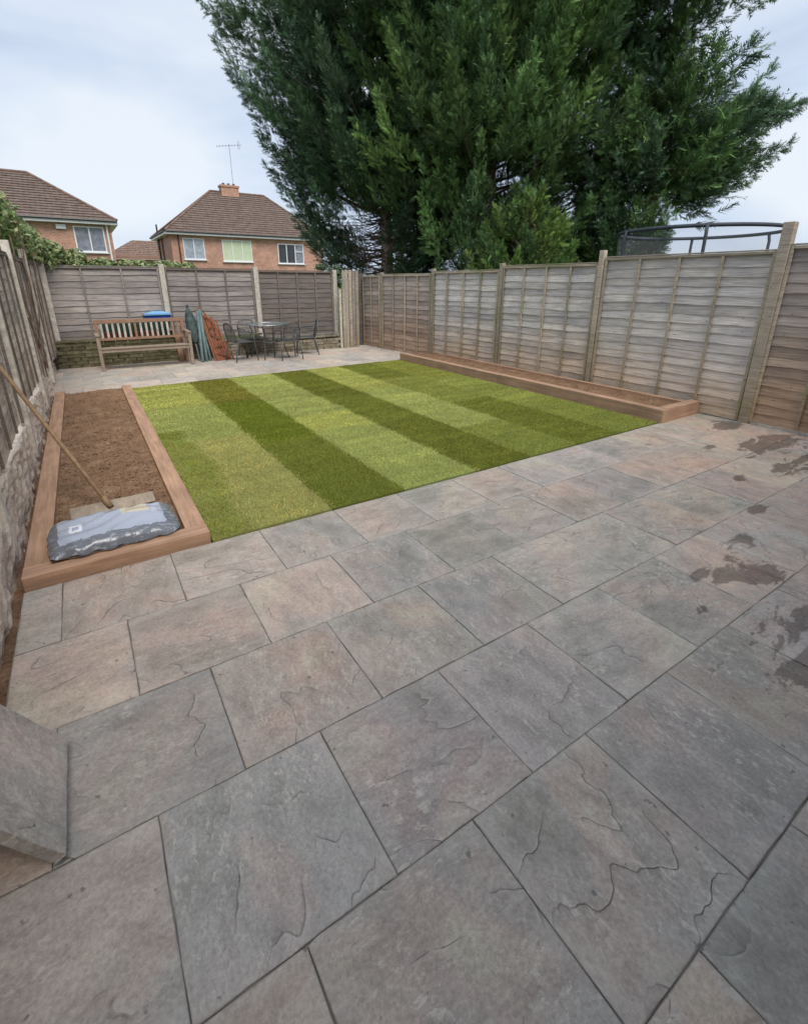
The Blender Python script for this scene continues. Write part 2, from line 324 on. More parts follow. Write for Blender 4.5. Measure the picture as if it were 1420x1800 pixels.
def thing(name, label, cat, loc=(0, 0, 0), rotz=0, group=None):
    o = bpy.data.objects.new(name, None); COL.objects.link(o); o.location = loc; o.rotation_euler = (0, 0, rotz); o.empty_display_size = .2
    return tag(o, label, cat, group)
def copy_tree(o, parent=None):
    c = o.copy(); COL.objects.link(c); c.parent = parent
    for ch in o.children: copy_tree(ch, c)
    return c
def R3(x=0, y=0, z=0): return Matrix.Rotation(math.radians(z), 3, 'Z') @ Matrix.Rotation(math.radians(y), 3, 'Y') @ Matrix.Rotation(math.radians(x), 3, 'X')

# ------------------------------------------------------------------ ground
g = MB(); g.add([(-400, -400, -.10), (600, -400, -.10), (600, 900, -.10), (-400, 900, -.10)], [(0, 1, 2, 3)])
tag(g.build('ground', M['garden']), kind='structure')

# soil strip by the left wall
def bumpy_sheet(x0, x1, y0, y1, z, amp, step, seed=0):
    r = np.random.default_rng(seed); nx = max(2, int((x1 - x0) / step)); ny = max(2, int((y1 - y0) / step))
    X, Y = np.meshgrid(np.linspace(x0, x1, nx), np.linspace(y0, y1, ny)); Z = np.zeros_like(X)
    for k in range(26):
        f = r.uniform(3, 30); a = r.uniform(0, 6.28); Z += np.sin((X * math.cos(a) + Y * math.sin(a)) * f + r.uniform(0, 6.28)) / (1 + f / 9)
    Z = z + amp * (Z / 3.2 + r.normal(0, .45, Z.shape))
    V = np.stack([X.ravel(), Y.ravel(), Z.ravel()], 1); i = np.arange((nx - 1) * (ny - 1)); a = (i // (nx - 1)) * nx + i % (nx - 1)
    return fast_mesh('soil', V, None, np.stack([a, a + 1, a + nx + 1, a + nx], 1))
def clods(x0, x1, y0, y1, z, n, seed, rmin=.006, rmax=.02):
    r = np.random.default_rng(seed); B = np.array([(1, 0, 0), (-1, 0, 0), (0, 1, 0), (0, -1, 0), (0, 0, 1), (0, 0, -1)], float); F = np.array([(0, 2, 4), (2, 1, 4), (1, 3, 4), (3, 0, 4)])
    s = r.uniform(rmin, rmax, n) * r.uniform(.4, 1, n); P = np.stack([r.uniform(x0, x1, n), r.uniform(y0, y1, n), np.full(n, z)], 1)
    V = (P[:, None, :] + B[None] * s[:, None, None] * r.uniform(.5, 1.3, (n, 6, 1)))
    return fast_mesh('soil_clods', V.reshape(-1, 3), (F[None] + (np.arange(n) * 6)[:, None, None]).reshape(-1, 3))
so = link('soil_strip', bumpy_sheet(-.78, -.555, -1.5, 9.25, -.045, .010, .02, 5), M['soil']); tag(so, kind='structure')

# ------------------------------------------------------------------ patio: sandstone slabs
P = .597
def slab_mesh(w, d, seed, n=9, th=.028, amp=.0011):
    r = np.random.default_rng(seed); u = np.concatenate([[0, .009], np.linspace(.06, .94, n - 3), [.991, 1]]); m = len(u)
    X, Y = np.meshgrid((u - .5) * w, (u - .5) * d); Z = r.normal(0, amp, X.shape)
    ex = (X == X.min()) | (X == X.max()); ey = (Y == Y.min()) | (Y == Y.max())
    X = X + r.normal(0, .0013, X.shape); Y = Y + r.normal(0, .0013, X.shape); Z[ex | ey] = -.0018 + r.normal(0, .0007, (ex | ey).sum())
    V = np.stack([X.ravel(), Y.ravel(), Z.ravel()], 1); i = np.arange((m - 1) ** 2); a = (i // (m - 1)) * m + i % (m - 1)
    Q = np.stack([a, a + 1, a + m + 1, a + m], 1)
    ring = list(range(m)) + [k * m + m - 1 for k in range(1, m)] + [m * m - 1 - k for k in range(1, m)] + [k * m for k in range(m - 2, 0, -1)]
    Vb = V[ring].copy(); Vb[:, 2] = -th; nb = len(V); V = np.vstack([V, Vb]); L = len(ring)
    S_ = np.array([(ring[k], nb + k, nb + (k + 1) % L, ring[(k + 1) % L]) for k in range(L)])
    me = fast_mesh('slab', V, None, np.vstack([Q, S_])); me.polygons.foreach_set('use_smooth', [True] * ((m - 1) ** 2) + [False] * L); return me
patio = bpy.data.objects.new('patio', None); COL.objects.link(patio); tag(patio, kind='structure')
GAP = .0042; full = [slab_mesh(P - GAP, P - GAP, 50 + k) for k in range(6)]
y_edges = [.215 + P * k for k in range(-3, 6)]
for j in range(len(y_edges) - 1):
    y0, y1 = y_edges[j], y_edges[j + 1]
    off = .215 if (j - 3) % 2 == 0 else .215 - P / 2
    k0 = -5
    for k in range(k0, 16):
        xa, xb = off + k * P, off + (k + 1) * P; xa, xb = max(xa, -.572), min(xb, 7.02)
        if xb - xa < .05: continue
        z = random.uniform(-.0015, .0015)
        if xb - xa > P - .01:
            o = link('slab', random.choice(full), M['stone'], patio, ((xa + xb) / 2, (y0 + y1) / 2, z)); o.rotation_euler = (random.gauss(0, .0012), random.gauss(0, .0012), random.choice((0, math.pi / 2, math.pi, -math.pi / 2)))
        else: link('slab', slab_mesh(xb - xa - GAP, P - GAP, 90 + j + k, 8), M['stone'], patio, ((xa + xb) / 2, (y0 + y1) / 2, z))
b = MB(); b.add([(-.575, -1.6, -.006), (7.2, -1.6, -.006), (7.2, 3.205, -.006), (-.575, 3.205, -.006)], [(0, 1, 2, 3)]); tag(b.build('patio_bedding', M['mortar'], patio), 'dark sanded mortar bed showing in the joints')
# rear paving strip
rear = bpy.data.objects.new('rear_paving', None); COL.objects.link(rear); tag(rear, kind='structure')
ys = [9.22, 9.79, 10.38, 10.98, 11.57, 12.09]
for j in range(5):
    y0, y1 = ys[j], ys[j + 1]; off = -.5 if j % 2 else -.2
    for k in range(-1, 14):
        xa, xb = max(off + k * P, -.62), min(off + (k + 1) * P, 6.86)
        if xb - xa < .05: continue
        if j == 0 and .35 < (xa + xb) / 2 < 6.0: y0_ = 9.22 + (((xa + xb) / 2 - .4) * .043)
        else: y0_ = y0 if (xa + xb) / 2 < 3 else y0 + .25
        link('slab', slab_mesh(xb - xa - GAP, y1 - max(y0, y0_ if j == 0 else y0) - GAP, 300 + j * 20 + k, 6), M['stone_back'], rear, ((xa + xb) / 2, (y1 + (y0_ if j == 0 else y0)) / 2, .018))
b = MB(); b.add([(-.8, 9.22, .010), (.4, 9.22, .010), (6.05, 9.47, .010), (7.1, 9.47, .010), (6.95, 12.5, .010), (-.8, 12.5, .010)], [(0, 1, 2, 3, 4, 5)]); b.build('paving_bedding', M['concrete'], rear)

# ------------------------------------------------------------------ lawn of laid turf
lawn = bpy.data.objects.new('lawn', None); COL.objects.link(lawn); tag(lawn, kind='structure')
xs = [.49, 1.41, 2.10, 2.93, 3.66, 4.42, 5.20, 6.04]
LT = (.225, .275, .065); YT = (.222, .250, .070); BT = (.205, .262, .068); DT = (.115, .150, .024); DB = (.138, .155, .026); MT = (.150, .195, .038)
turf = {0: [(3.2, 5.6, YT), (5.6, 7.4, BT), (7.4, 9.6, LT)], 1: [(3.2, 5.1, DT), (5.1, 7.3, (.105, .148, .016)), (7.3, 9.6, DB)], 2: [(3.2, 5.2, BT), (5.2, 6.0, LT), (6.0, 9.6, BT)],
        3: [(3.2, 5.0, DT), (5.0, 7.0, (.118, .155, .026)), (7.0, 9.6, DT)], 4: [(3.2, 4.4, MT), (4.4, 6.9, BT), (6.9, 9.6, LT)], 5: [(3.2, 5.5, (.125, .165, .028)), (5.5, 7.6, MT), (7.6, 9.6, (.13, .17, .03))], 6: [(3.2, 4.9, MT), (4.9, 7.2, (.165, .215, .045)), (7.2, 9.6, (.16, .20, .035))]}
yb = lambda x: 9.2 + (x - .45) * .045
for i in range(7):
    for (y0, y1, c) in turf[i]:
        x0, x1 = xs[i] + .004, xs[i + 1] - .004; ya, ye = y0 + .004, min(y1, yb((x0 + x1) / 2)) - .004
        m = MB(); nn = 8; top = []; zz = random.uniform(-.002, .002)
        m.box(((x0 + x1) / 2, (ya + ye) / 2, -.01 + zz), (x1 - x0, ye - ya, .04)); tr_ = m.build('turf_roll', M['turf'], lawn); tr_.color = (c[0] * 1.0, c[1] * .95, c[2] * 1.1, 1)
m = MB(); m.add([(.48, 3.2, -.02), (6.06, 3.2, -.02), (6.06, 9.5, -.02), (.48, 9.3, -.02)], [(0, 1, 2, 3)]); m.build('lawn_soil', M['soil'], lawn)
n = 520000
bx = rng.uniform(.485, 6.045, n); u = rng.random(n); by = 3.205 + (9.26 - 3.205 + (bx - .45) * .045) * (1 - np.sqrt(1 - u * .75)) / .5
by = np.minimum(by, 9.2 + (bx - .45) * .045)
cols = np.zeros((n, 3))
jx = bx + .012 * np.sin(by * 9) + rng.normal(0, .022, n); jy = by + .03 * np.sin(bx * 7) + rng.normal(0, .04, n)
for i in range(7):
    for (y0, y1, c) in turf[i]:
        mk = (jx >= (xs[i] if i else 0)) & (jx < (xs[i + 1] if i < 6 else 9)) & (jy >= y0) & (jy < y1 + (9 if y1 > 9 else 0)) | ((jx >= (xs[i] if i else 0)) & (jx < (xs[i + 1] if i < 6 else 9)) & (y0 < 3.3) & (jy < 3.2)); cols[mk] = c
edge = (jx < .80 + .05 * np.sin(by * 3)) & (by < 6.2 + .4 * np.sin(by)); cols[edge] = np.array((.135, .175, .026))
def vnoise(x, y, s, seed):
    r = np.random.default_rng(seed); G = r.random((64, 64)); X = x * s; Y = y * s; xi = np.floor(X).astype(int); yi = np.floor(Y).astype(int); fx = X - xi; fy = Y - yi
    fx = fx * fx * (3 - 2 * fx); fy = fy * fy * (3 - 2 * fy); g = lambda a, b: G[a % 64, b % 64]
    return (g(xi, yi) * (1 - fx) + g(xi + 1, yi) * fx) * (1 - fy) + (g(xi, yi + 1) * (1 - fx) + g(xi + 1, yi + 1) * fx) * fy
patch = .66 + .68 * (.35 * vnoise(bx * .35, by * 1.6, 3.1, 1) + .40 * vnoise(bx * .30, by, 9.3, 2) + .25 * vnoise(bx, by, 23., 3))
cols *= np.where((cols[:, 1] > .17)[:, None], np.array((2.35, 1.95, 2.5)), np.array((2.05, 1.72, 1.9))); cols *= (patch * rng.uniform(.72, 1.3, n))[:, None]; yel = rng.random(n) < .06; cols[yel] = cols[yel] * np.array((1.6, 1.25, 1.0))
h = rng.uniform(.008, .020, n) * (.8 + .4 * vnoise(bx, by, 11., 5)); a = rng.uniform(0, 6.283, n); w = rng.uniform(.0016, .0030, n) * (1 + .12 * by); lean = rng.uniform(.5, 1.7, n) * h; la = rng.uniform(0, 6.283, n)
Bz = np.full(n, .008)
V = np.empty((n, 3, 3)); V[:, 0] = np.stack([bx - np.cos(a) * w, by - np.sin(a) * w, Bz], 1); V[:, 1] = np.stack([bx + np.cos(a) * w, by + np.sin(a) * w, Bz], 1)
V[:, 2] = np.stack([bx + np.cos(la) * lean, by + np.sin(la) * lean, Bz + h], 1)
go = link('grass', fast_mesh('grass', V.reshape(-1, 3), np.arange(n * 3).reshape(-1, 3), None, np.repeat(cols, 3, 0)), M['blade']); tag(go, 'short striped lawn grass, light and dark turf bands between the two timber beds', 'grass', kind='stuff')

# ------------------------------------------------------------------ raised timber beds
def sleeper(p, x0, x1, y0, y1, z0, z1, mat, label=None):
    L = max(x1 - x0, y1 - y0); m = MB(); dx, dy, dz = x1 - x0, y1 - y0, z1 - z0
    if dx > dy: m.box((0, 0, 0), (dy, dx, dz)); rot = (0, 0, -math.pi / 2)
    else: m.box((0, 0, 0), (dx, dy, dz)); rot = (0, 0, 0)
    o = m.build('sleeper', mat, p, ((x0 + x1) / 2 - p.location.x, (y0 + y1) / 2 - p.location.y, (z0 + z1) / 2), rot, bevel=.006)
    if label: tag(o, label)
    return o
bl = thing('raised_bed', 'low brown timber bed of bare soil along the left wall, rake lying in it', 'raised bed', (-.05, 3.22, 0), 0, 'timber edged beds')
sleeper(bl, -.57, -.435, 3.365, 9.19, -.09, .078, M['sleeper']); sleeper(bl, .345, .482, 3.365, 9.19, -.09, .082, M['sleeper'])
sleeper(bl, -.572, .484, 3.222, 3.362, -.09, .080, M['sleeper'], 'front sleeper with its darker face to the patio')
s1 = link('soil', bumpy_sheet(-.436, .346, 3.36, 9.2, .035, .012, .022, 11), M['soil'], bl, (.05, -3.22, 0)); tag(s1, kind='stuff')
s2 = link('soil_clods', clods(-.42, .33, 3.4, 9.15, .042, 2600, 12), M['soil'], bl, (.05, -3.22, 0)); tag(s2, kind='stuff')
br = thing('raised_bed', 'long narrow reddish timber bed of soil along the right fence', 'raised bed', (6.5, 3.17, 0), 0, 'timber edged beds')
sleeper(br, 6.05, 6.175, 3.172, 6.2, -.05, .178, M['sleeper_red']); sleeper(br, 6.05, 6.175, 6.206, 9.45, -.05, .172, M['sleeper_red'])
sleeper(br, 6.18, 6.985, 3.175, 3.30, -.05, .182, M['sleeper_red'], 'short end sleeper facing the patio')
sleeper(br, 6.83, 6.90, 3.306, 9.45, -.05, .165, M['sleeper'])
m = MB(); m.box((0, 0, 0), (.118, .004, .222)); tag(m.build('end_grain', M['sleeper_end'], br, (6.1125 - 6.5, 3.1695 - 3.17, .064)), 'pale sawn end of the long sleeper')
s1 = link('soil', bumpy_sheet(6.17, 6.84, 3.3, 9.45, .118, .012, .028, 13), M['soil'], br, (-6.5, -3.17, 0)); tag(s1, kind='stuff')
s2 = link('soil_clods', clods(6.19, 6.82, 3.33, 9.4, .125, 1500, 14), M['soil'], br, (-6.5, -3.17, 0)); tag(s2, kind='stuff')

# ------------------------------------------------------------------ fences
def board_mesh(L, seed, hgt=.135, seg=14):
    r = np.random.default_rng(seed); m = MB(); t = .007; ph = r.uniform(0, 6, 4)
    vs = []
    for k in range(seg + 1):
        x = -L / 2 + L * k / seg; wv = .006 * math.sin(x * 3 + ph[0]) + .004 * math.sin(x * 9 + ph[1]) + r.normal(0, .0015); lo = -hgt / 2 + wv
        yo = .004 * math.sin(x * 2.2 + ph[2])
        vs += [(x, -.011 + yo, lo), (x, -.011 + t + yo, lo), (x, .004 + t + yo * .3, hgt / 2), (x, .004 + yo * .3, hgt / 2)]
    fs = []
    for k in range(seg):
        a = k * 4; b_ = a + 4
        for q_ in range(4): fs.append((a + q_, b_ + q_, b_ + (q_ + 1) % 4, a + (q_ + 1) % 4))
    fs += [(3, 2, 1, 0), (seg * 4, seg * 4 + 1, seg * 4 + 2, seg * 4 + 3)]
    m.add(vs, fs); return m.mesh('board')
def fence_panel(root, a, b_, zb, zt, mat, mbat, rows, nb=3, frame=True, face=1, bw=.036, capmat=None):
    """a,b_: ground ends seen from the garden, boards' faces turned to the garden (local -Y)."""
    a = Vector((*a, 0)); b_ = Vector((*b_, 0)); d = b_ - a; L = d.length; ang = math.atan2(d.y, d.x); mid = (a + b_) / 2
    o = thing('fence_panel', None, None, (mid.x, mid.y, 0), ang); o.parent = root
    del_ = [k for k in ('label', 'category') if k in o.keys()]
    o.location = root.matrix_world.inverted() @ Vector((mid.x, mid.y, 0)) if False else Vector((mid.x, mid.y, 0)) - root.location
    H_ = zt - zb; pitch = (H_ - .05) / rows; vars_ = [board_mesh(L - .012, int(L * 1000) + s_ + rows, pitch * 1.24) for s_ in range(4)]
    for k in range(rows):
        bo = link('board', vars_[k % 4] if random.random() < .5 else random.choice(vars_), mat, o, (0, random.gauss(0, .0015), zb + pitch * (k + .5) + .01 + random.gauss(0, .003)))
        bo.rotation_euler = (0, random.gauss(0, .0018), 0)
    for s_ in (-1, 1):
        m = MB(); m.box((0, 0, 0), (bw, .022, H_ - .01)); m.build('frame_rail', mbat, o, (s_ * (L / 2 - bw / 2 - .002), -.031, (zb + zt) / 2), bevel=.003)
    for k in range(nb):
        m = MB(); m.box((0, 0, 0), (bw * .92, .02, H_ - .075)); m.build('batten', mbat, o, (L * ((k + 1) / (nb + 1) - .5) + random.gauss(0, .008), -.032, (zb + zt) / 2 - .005), (0, random.gauss(0, .003), 0), bevel=.003)
    m = MB(); m.box((0, 0, 0), (L - 2 * bw - .01, .022, .034)); m.build('frame_rail', mbat, o, (0, -.031, zt - .025), bevel=.003)
    m = MB(); m.box((0, 0, 0), (L - .004, .055, .016)); m.build('capping', capmat or mbat, o, (0, -.012, zt + .006), bevel=.003)
    return o
def post(root, x, y, h, w, mat, rotz=0, name='post', z0=-.1, d=None):
    m = MB(); m.box((0, 0, (h + z0) / 2), (w, d or w, h - z0)); return m.build(name, mat, root, Vector((x, y, 0)) - root.location, (random.gauss(0, .004), random.gauss(0, .004), rotz), bevel=.006)

# right fence: posts run from near to far
RP = [(7.06, .45, 2.35), (7.055, 2.62, 2.40), (7.01, 5.02, 2.21), (6.93, 7.16, 2.08), (6.87, 9.32, 2.02), (6.75, 11.42, 1.97)]
fr = thing('lap_fence', 'weathered grey overlapped board fence with wooden posts along the right side', 'fence', (7.0, 6, 0), 0, 'boundary fences')
for i, (x, y, h) in enumerate(RP):
    w = .115 if i == 1 else .085
    o = post(fr, x, y, h, w, M['post_r'])
    if i == 1: tag(o, 'tall thick post beside the trampoline net')
pt = [(2.15, 2.15), (2.11, 2.09), (2.05, 2.0), (1.97, 1.95), (1.93, 1.9)]
pm = [M['fence_rb'], M['fence_r'], M['fence_r'], M['fence_r'], M['fence_far']]
for i in range(5):
    (x0, y0, _), (x1, y1, _) = RP[i], RP[i + 1]
    fence_panel(fr, (x1, y1 - .055), (x0, y0 + (.07 if i == 1 else .055)), .03 if i != 1 else .02, (pt[i][0] + pt[i][1]) / 2, pm[i], M['batten'], 17, 3)
fence_panel(fr, (6.71, 12.35), (6.745, 11.48), .03, 1.9, M['fence_far'], M['batten'], 16, 1)
m = MB(); m.box((0, 0, .98), (.36, .05, 1.96)); tag(m.build('corner_board', M['fence_b2'], fr, (-.46, 6.44, 0)), 'dark board closing the far corner')
m = MB(); m.box((0, 0, 0), (.03, 2.2, .09)); tag(m.build('gravel_board', M['concrete'], fr, (.055, 1.52 - 6, -.02)), 'thin pale edging at the foot of the near panels')
m = MB(); m.box((0, 0, 0), (.06, .06, .85)); tag(m.build('post', M['batten'], fr, (-.02, 1.86 - 6, .40), bevel=.004), 'short stub post at the near end')

# rear fence, on a low stone wall
fb = thing('lap_fence', 'dark grey overlapped board fence with pale concrete posts behind the bench and table', 'fence', (2.7, 12.45, 0), 0, 'boundary fences')
for x, h in ((1.66, 2.10), (3.74, 2.07), (5.86, 2.04)): tag(post(fb, x, 12.42, h, .11, M['concrete'], name='concrete_post'))
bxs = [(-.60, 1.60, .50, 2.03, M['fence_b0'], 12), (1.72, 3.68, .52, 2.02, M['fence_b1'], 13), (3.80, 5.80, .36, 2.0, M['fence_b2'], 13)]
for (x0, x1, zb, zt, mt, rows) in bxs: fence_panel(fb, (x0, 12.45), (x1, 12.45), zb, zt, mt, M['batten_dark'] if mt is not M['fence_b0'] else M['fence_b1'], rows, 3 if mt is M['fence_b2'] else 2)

# left fence, standing on a roughly rendered low wall
fl = thing('lap_fence', 'bleached board fence with pale concrete posts along the left side above the rendered wall', 'fence', (-.68, 7, 0), 0, 'boundary fences')
LP = [(-.70, 1.45), (-.70, 3.65), (-.695, 5.85), (-.69, 8.2), (-.675, 10.3), (-.535, 12.33)]
for i, (x, y) in enumerate(LP): post(fl, x + .035, y, 2.22 if i > 1 else 2.1, .09, M['concrete_l'], name='concrete_post', z0=.05)
for i in range(5):
    (x0, y0), (x1, y1) = LP[i], LP[i + 1]
    fence_panel(fl, (x0, y0 + .06), (x1, y1 - (.06 if i < 4 else -.02)), .42 if i < 3 else .32, 2.06, M['fence_l'], M['batten_dark'], 13, 3, bw=.03)
wl = MB(); r_ = np.random.default_rng(3); ny, nz = 230, 16
for j in range(ny + 1):
    y = -1.4 + (12.15 + 1.4) * j / ny; top = .46 - .012 * y + .02 * math.sin(y * 2.1)
    for k in range(nz + 1):
        t = k / nz; z = -.1 + (top + .1) * t; wl.v.append((-.625 - .03 * t + r_.normal(0, .006) + .008 * math.sin(y * 7 + z * 9) + .006 * math.sin(y * 17 - z * 21), y, z))
    wl.v.append((-.80, y, top + r_.normal(0, .004)))
K = nz + 2
for j in range(ny):
    for k in range(nz + 1): a = j * K + k; wl.f.append((a, a + K, a + K + 1, a + 1))
tag(wl.build('rendered_wall', M['render'], smooth=False), 'low crumbling cream rendered wall under the left fence', 'wall')

# low stone wall under the rear fence: separate stones
sw = thing('stone_wall', 'low mossy stone wall in courses below the rear fence', 'wall', (2.7, 12.1, 0))
m = MB(); m.box((-.1, .19, .17), (6.5, .26, .50)); tag(m.build('wall_core', M['mortar'], sw), 'recessed mortar between the stones')
bm = [MB().box((0, 0, 0), (.205 + .02 * (k % 3), .09, .066), R3(0, 0, 0)).mesh('stone') for k in range(4)]
for row in range(7):
    x = -3.32 + (.11 if row % 2 else 0)
    while x < 3.05:
        px = x + 2.7; lim = .53 if px < 1.7 else (.50 if px < 3.7 else .34)
        if .03 + row * .075 + .04 < lim + .02:
            o = link('stone', random.choice(bm), M['wallstone'], sw, (x + .11, .055 + random.gauss(0, .006), .035 + row * .075), (random.gauss(0, .015), random.gauss(0, .012), random.gauss(0, .03)))
            bv = None
        x += .228
cp = [(-.60, 1.68, .545), (1.69, 3.7, .515), (3.71, 5.85, .352)]
for (x0, x1, z) in cp:
    k = x0
    while k < x1 - .1:
        w_ = min(.42, x1 - k); m = MB(); m.box((0, 0, 0), (w_ - .012, .34, .035)); m.build('coping_stone', M['wallstone'], sw, (k + w_ / 2 - 2.7, .16, z + random.gauss(0, .003)), (0, random.gauss(0, .008), 0), bevel=.005); k += w_

# stack of grey boards standing in the corner
cb = thing('board_stack', 'grey upright boards standing together in the far right corner', 'boards', (6.15, 12.08, 0))
for k in range(5):
    m = MB(); m.box((0, 0, 1.0), (.085, .03, 2.0 + (.03 if k in (1, 2) else 0))); m.build('upright_board', M['fence_b0'] if k % 2 else M['batten'], cb, (-.2 + k * .098, .02 * (k % 2), .02), (random.gauss(0, .006), random.gauss(0, .006), 0), bevel=.004)
m = MB(); m.box((0, 0, .78), (.06, .06, 1.56)); m.build('support_post', M['concrete'], cb, (-.29, .05, .0))

# ------------------------------------------------------------------ conifers
def spray_template(seed, pairs=7):
    r = np.random.default_rng(seed); V = []; F = []
    def tri(p, q_, s_): V.extend([p, q_, s_]); F.append((len(V) - 3, len(V) - 2, len(V) - 1))
    tri((0, -.012, 0), (0, .012, 0), (1, 0, .05))
    for i in range(pairs):
        x = .08 + .86 * i / pairs; ln = (.40 * (1 - x) ** .7 + .07) * r.uniform(.8, 1.15)
        for s_ in (-1, 1):
            an = math.radians(r.uniform(32, 50)) * s_; dx, dy = math.cos(an), math.sin(an); z = r.normal(0, .04); w_ = .040
            e = (x + dx * ln, dy * ln, z * 2 + .02)
            tri((x - .04, 0, 0), (x + .06, 0, z), e)
    V = np.array(V); V[:, 2] += -.10 * V[:, 0] ** 2; return V, np.array(F)
TPL = [spray_template(k) for k in range(5)]
def sprays(P0, D, size, col, seed):
    """P0 (n,3) bases, D (n,3) directions -> vertices, faces, colours"""
    r = np.random.default_rng(seed); Vs, Fs, Cs = [], [], []; base = 0; t = r.integers(0, len(TPL), len(P0))
    D = D / np.linalg.norm(D, axis=1, keepdims=True); rv = r.normal(0, 1, D.shape); N = np.cross(D, rv); N /= np.linalg.norm(N, axis=1, keepdims=True); B = np.cross(N, D)
    for k, (TV, TF) in enumerate(TPL):
        mk = t == k; n_ = mk.sum()
        if not n_: continue
        p, d, b_, n2, s_ = P0[mk], D[mk], B[mk], N[mk], size[mk]
        V = p[:, None] + s_[:, None, None] * (TV[None, :, 0:1] * d[:, None] + TV[None, :, 1:2] * b_[:, None] + TV[None, :, 2:3] * n2[:, None])
        F = TF[None] + (np.arange(n_) * len(TV))[:, None, None] + base; base += n_ * len(TV)
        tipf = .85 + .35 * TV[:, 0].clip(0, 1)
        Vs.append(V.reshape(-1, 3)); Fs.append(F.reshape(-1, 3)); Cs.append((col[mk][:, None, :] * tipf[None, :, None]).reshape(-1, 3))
    return np.vstack(Vs), np.vstack(Fs), np.vstack(Cs)
def plumes(bases, tips, rad, nper, pal, seed, size=(.26, .46)):
    """each bough a tapered plume of sprays running from base to tip"""
    r = np.random.default_rng(seed); P_, D_, C_, S_ = [], [], [], []
    for b_, t_, R_, n_ in zip(bases, tips, rad, nper):
        ax = t_ - b_; L = np.linalg.norm(ax); ax = ax / L; c0 = pal[r.integers(len(pal))] * r.uniform(.75, 1.25)
        u_ = r.random(n_) ** .8; q_ = r.normal(0, 1, (n_, 3)); q_ -= (q_ @ ax)[:, None] * ax; q_ /= np.linalg.norm(q_, axis=1, keepdims=True)
        rr = R_ * (1 - u_) ** .75 * np.sqrt(r.random(n_)); sag = np.zeros((n_, 3)); sag[:, 2] = -.20 * L * np.sin(u_ * math.pi)
        P_.append(b_ + ax * (u_ * L)[:, None] + q_ * rr[:, None] + sag); D_.append(ax * 1.0 + q_ * .65 + np.array((0, 0, .25)) + r.normal(0, .34, (n_, 3)))
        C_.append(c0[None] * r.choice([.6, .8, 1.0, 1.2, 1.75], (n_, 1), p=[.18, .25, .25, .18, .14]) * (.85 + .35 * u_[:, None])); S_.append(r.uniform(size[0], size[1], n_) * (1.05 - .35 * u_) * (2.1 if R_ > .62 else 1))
    return sprays(np.vstack(P_), np.vstack(D_), np.concatenate(S_), np.vstack(C_), seed + 1)
CAMP = np.array((0, 0, 1.73))
def bearing(p): q_ = np.asarray(p) - CAMP; return (q_ @ np.array(r2)) / (q_ @ np.array(fw))
def open_thicket(p, bz): return p[2] < 4.7 and -.135 < bearing(p) < -.015 and (p[:2] - bz[:2]) @ np.array((.547, .837)) < 1.0
TRI = [0]
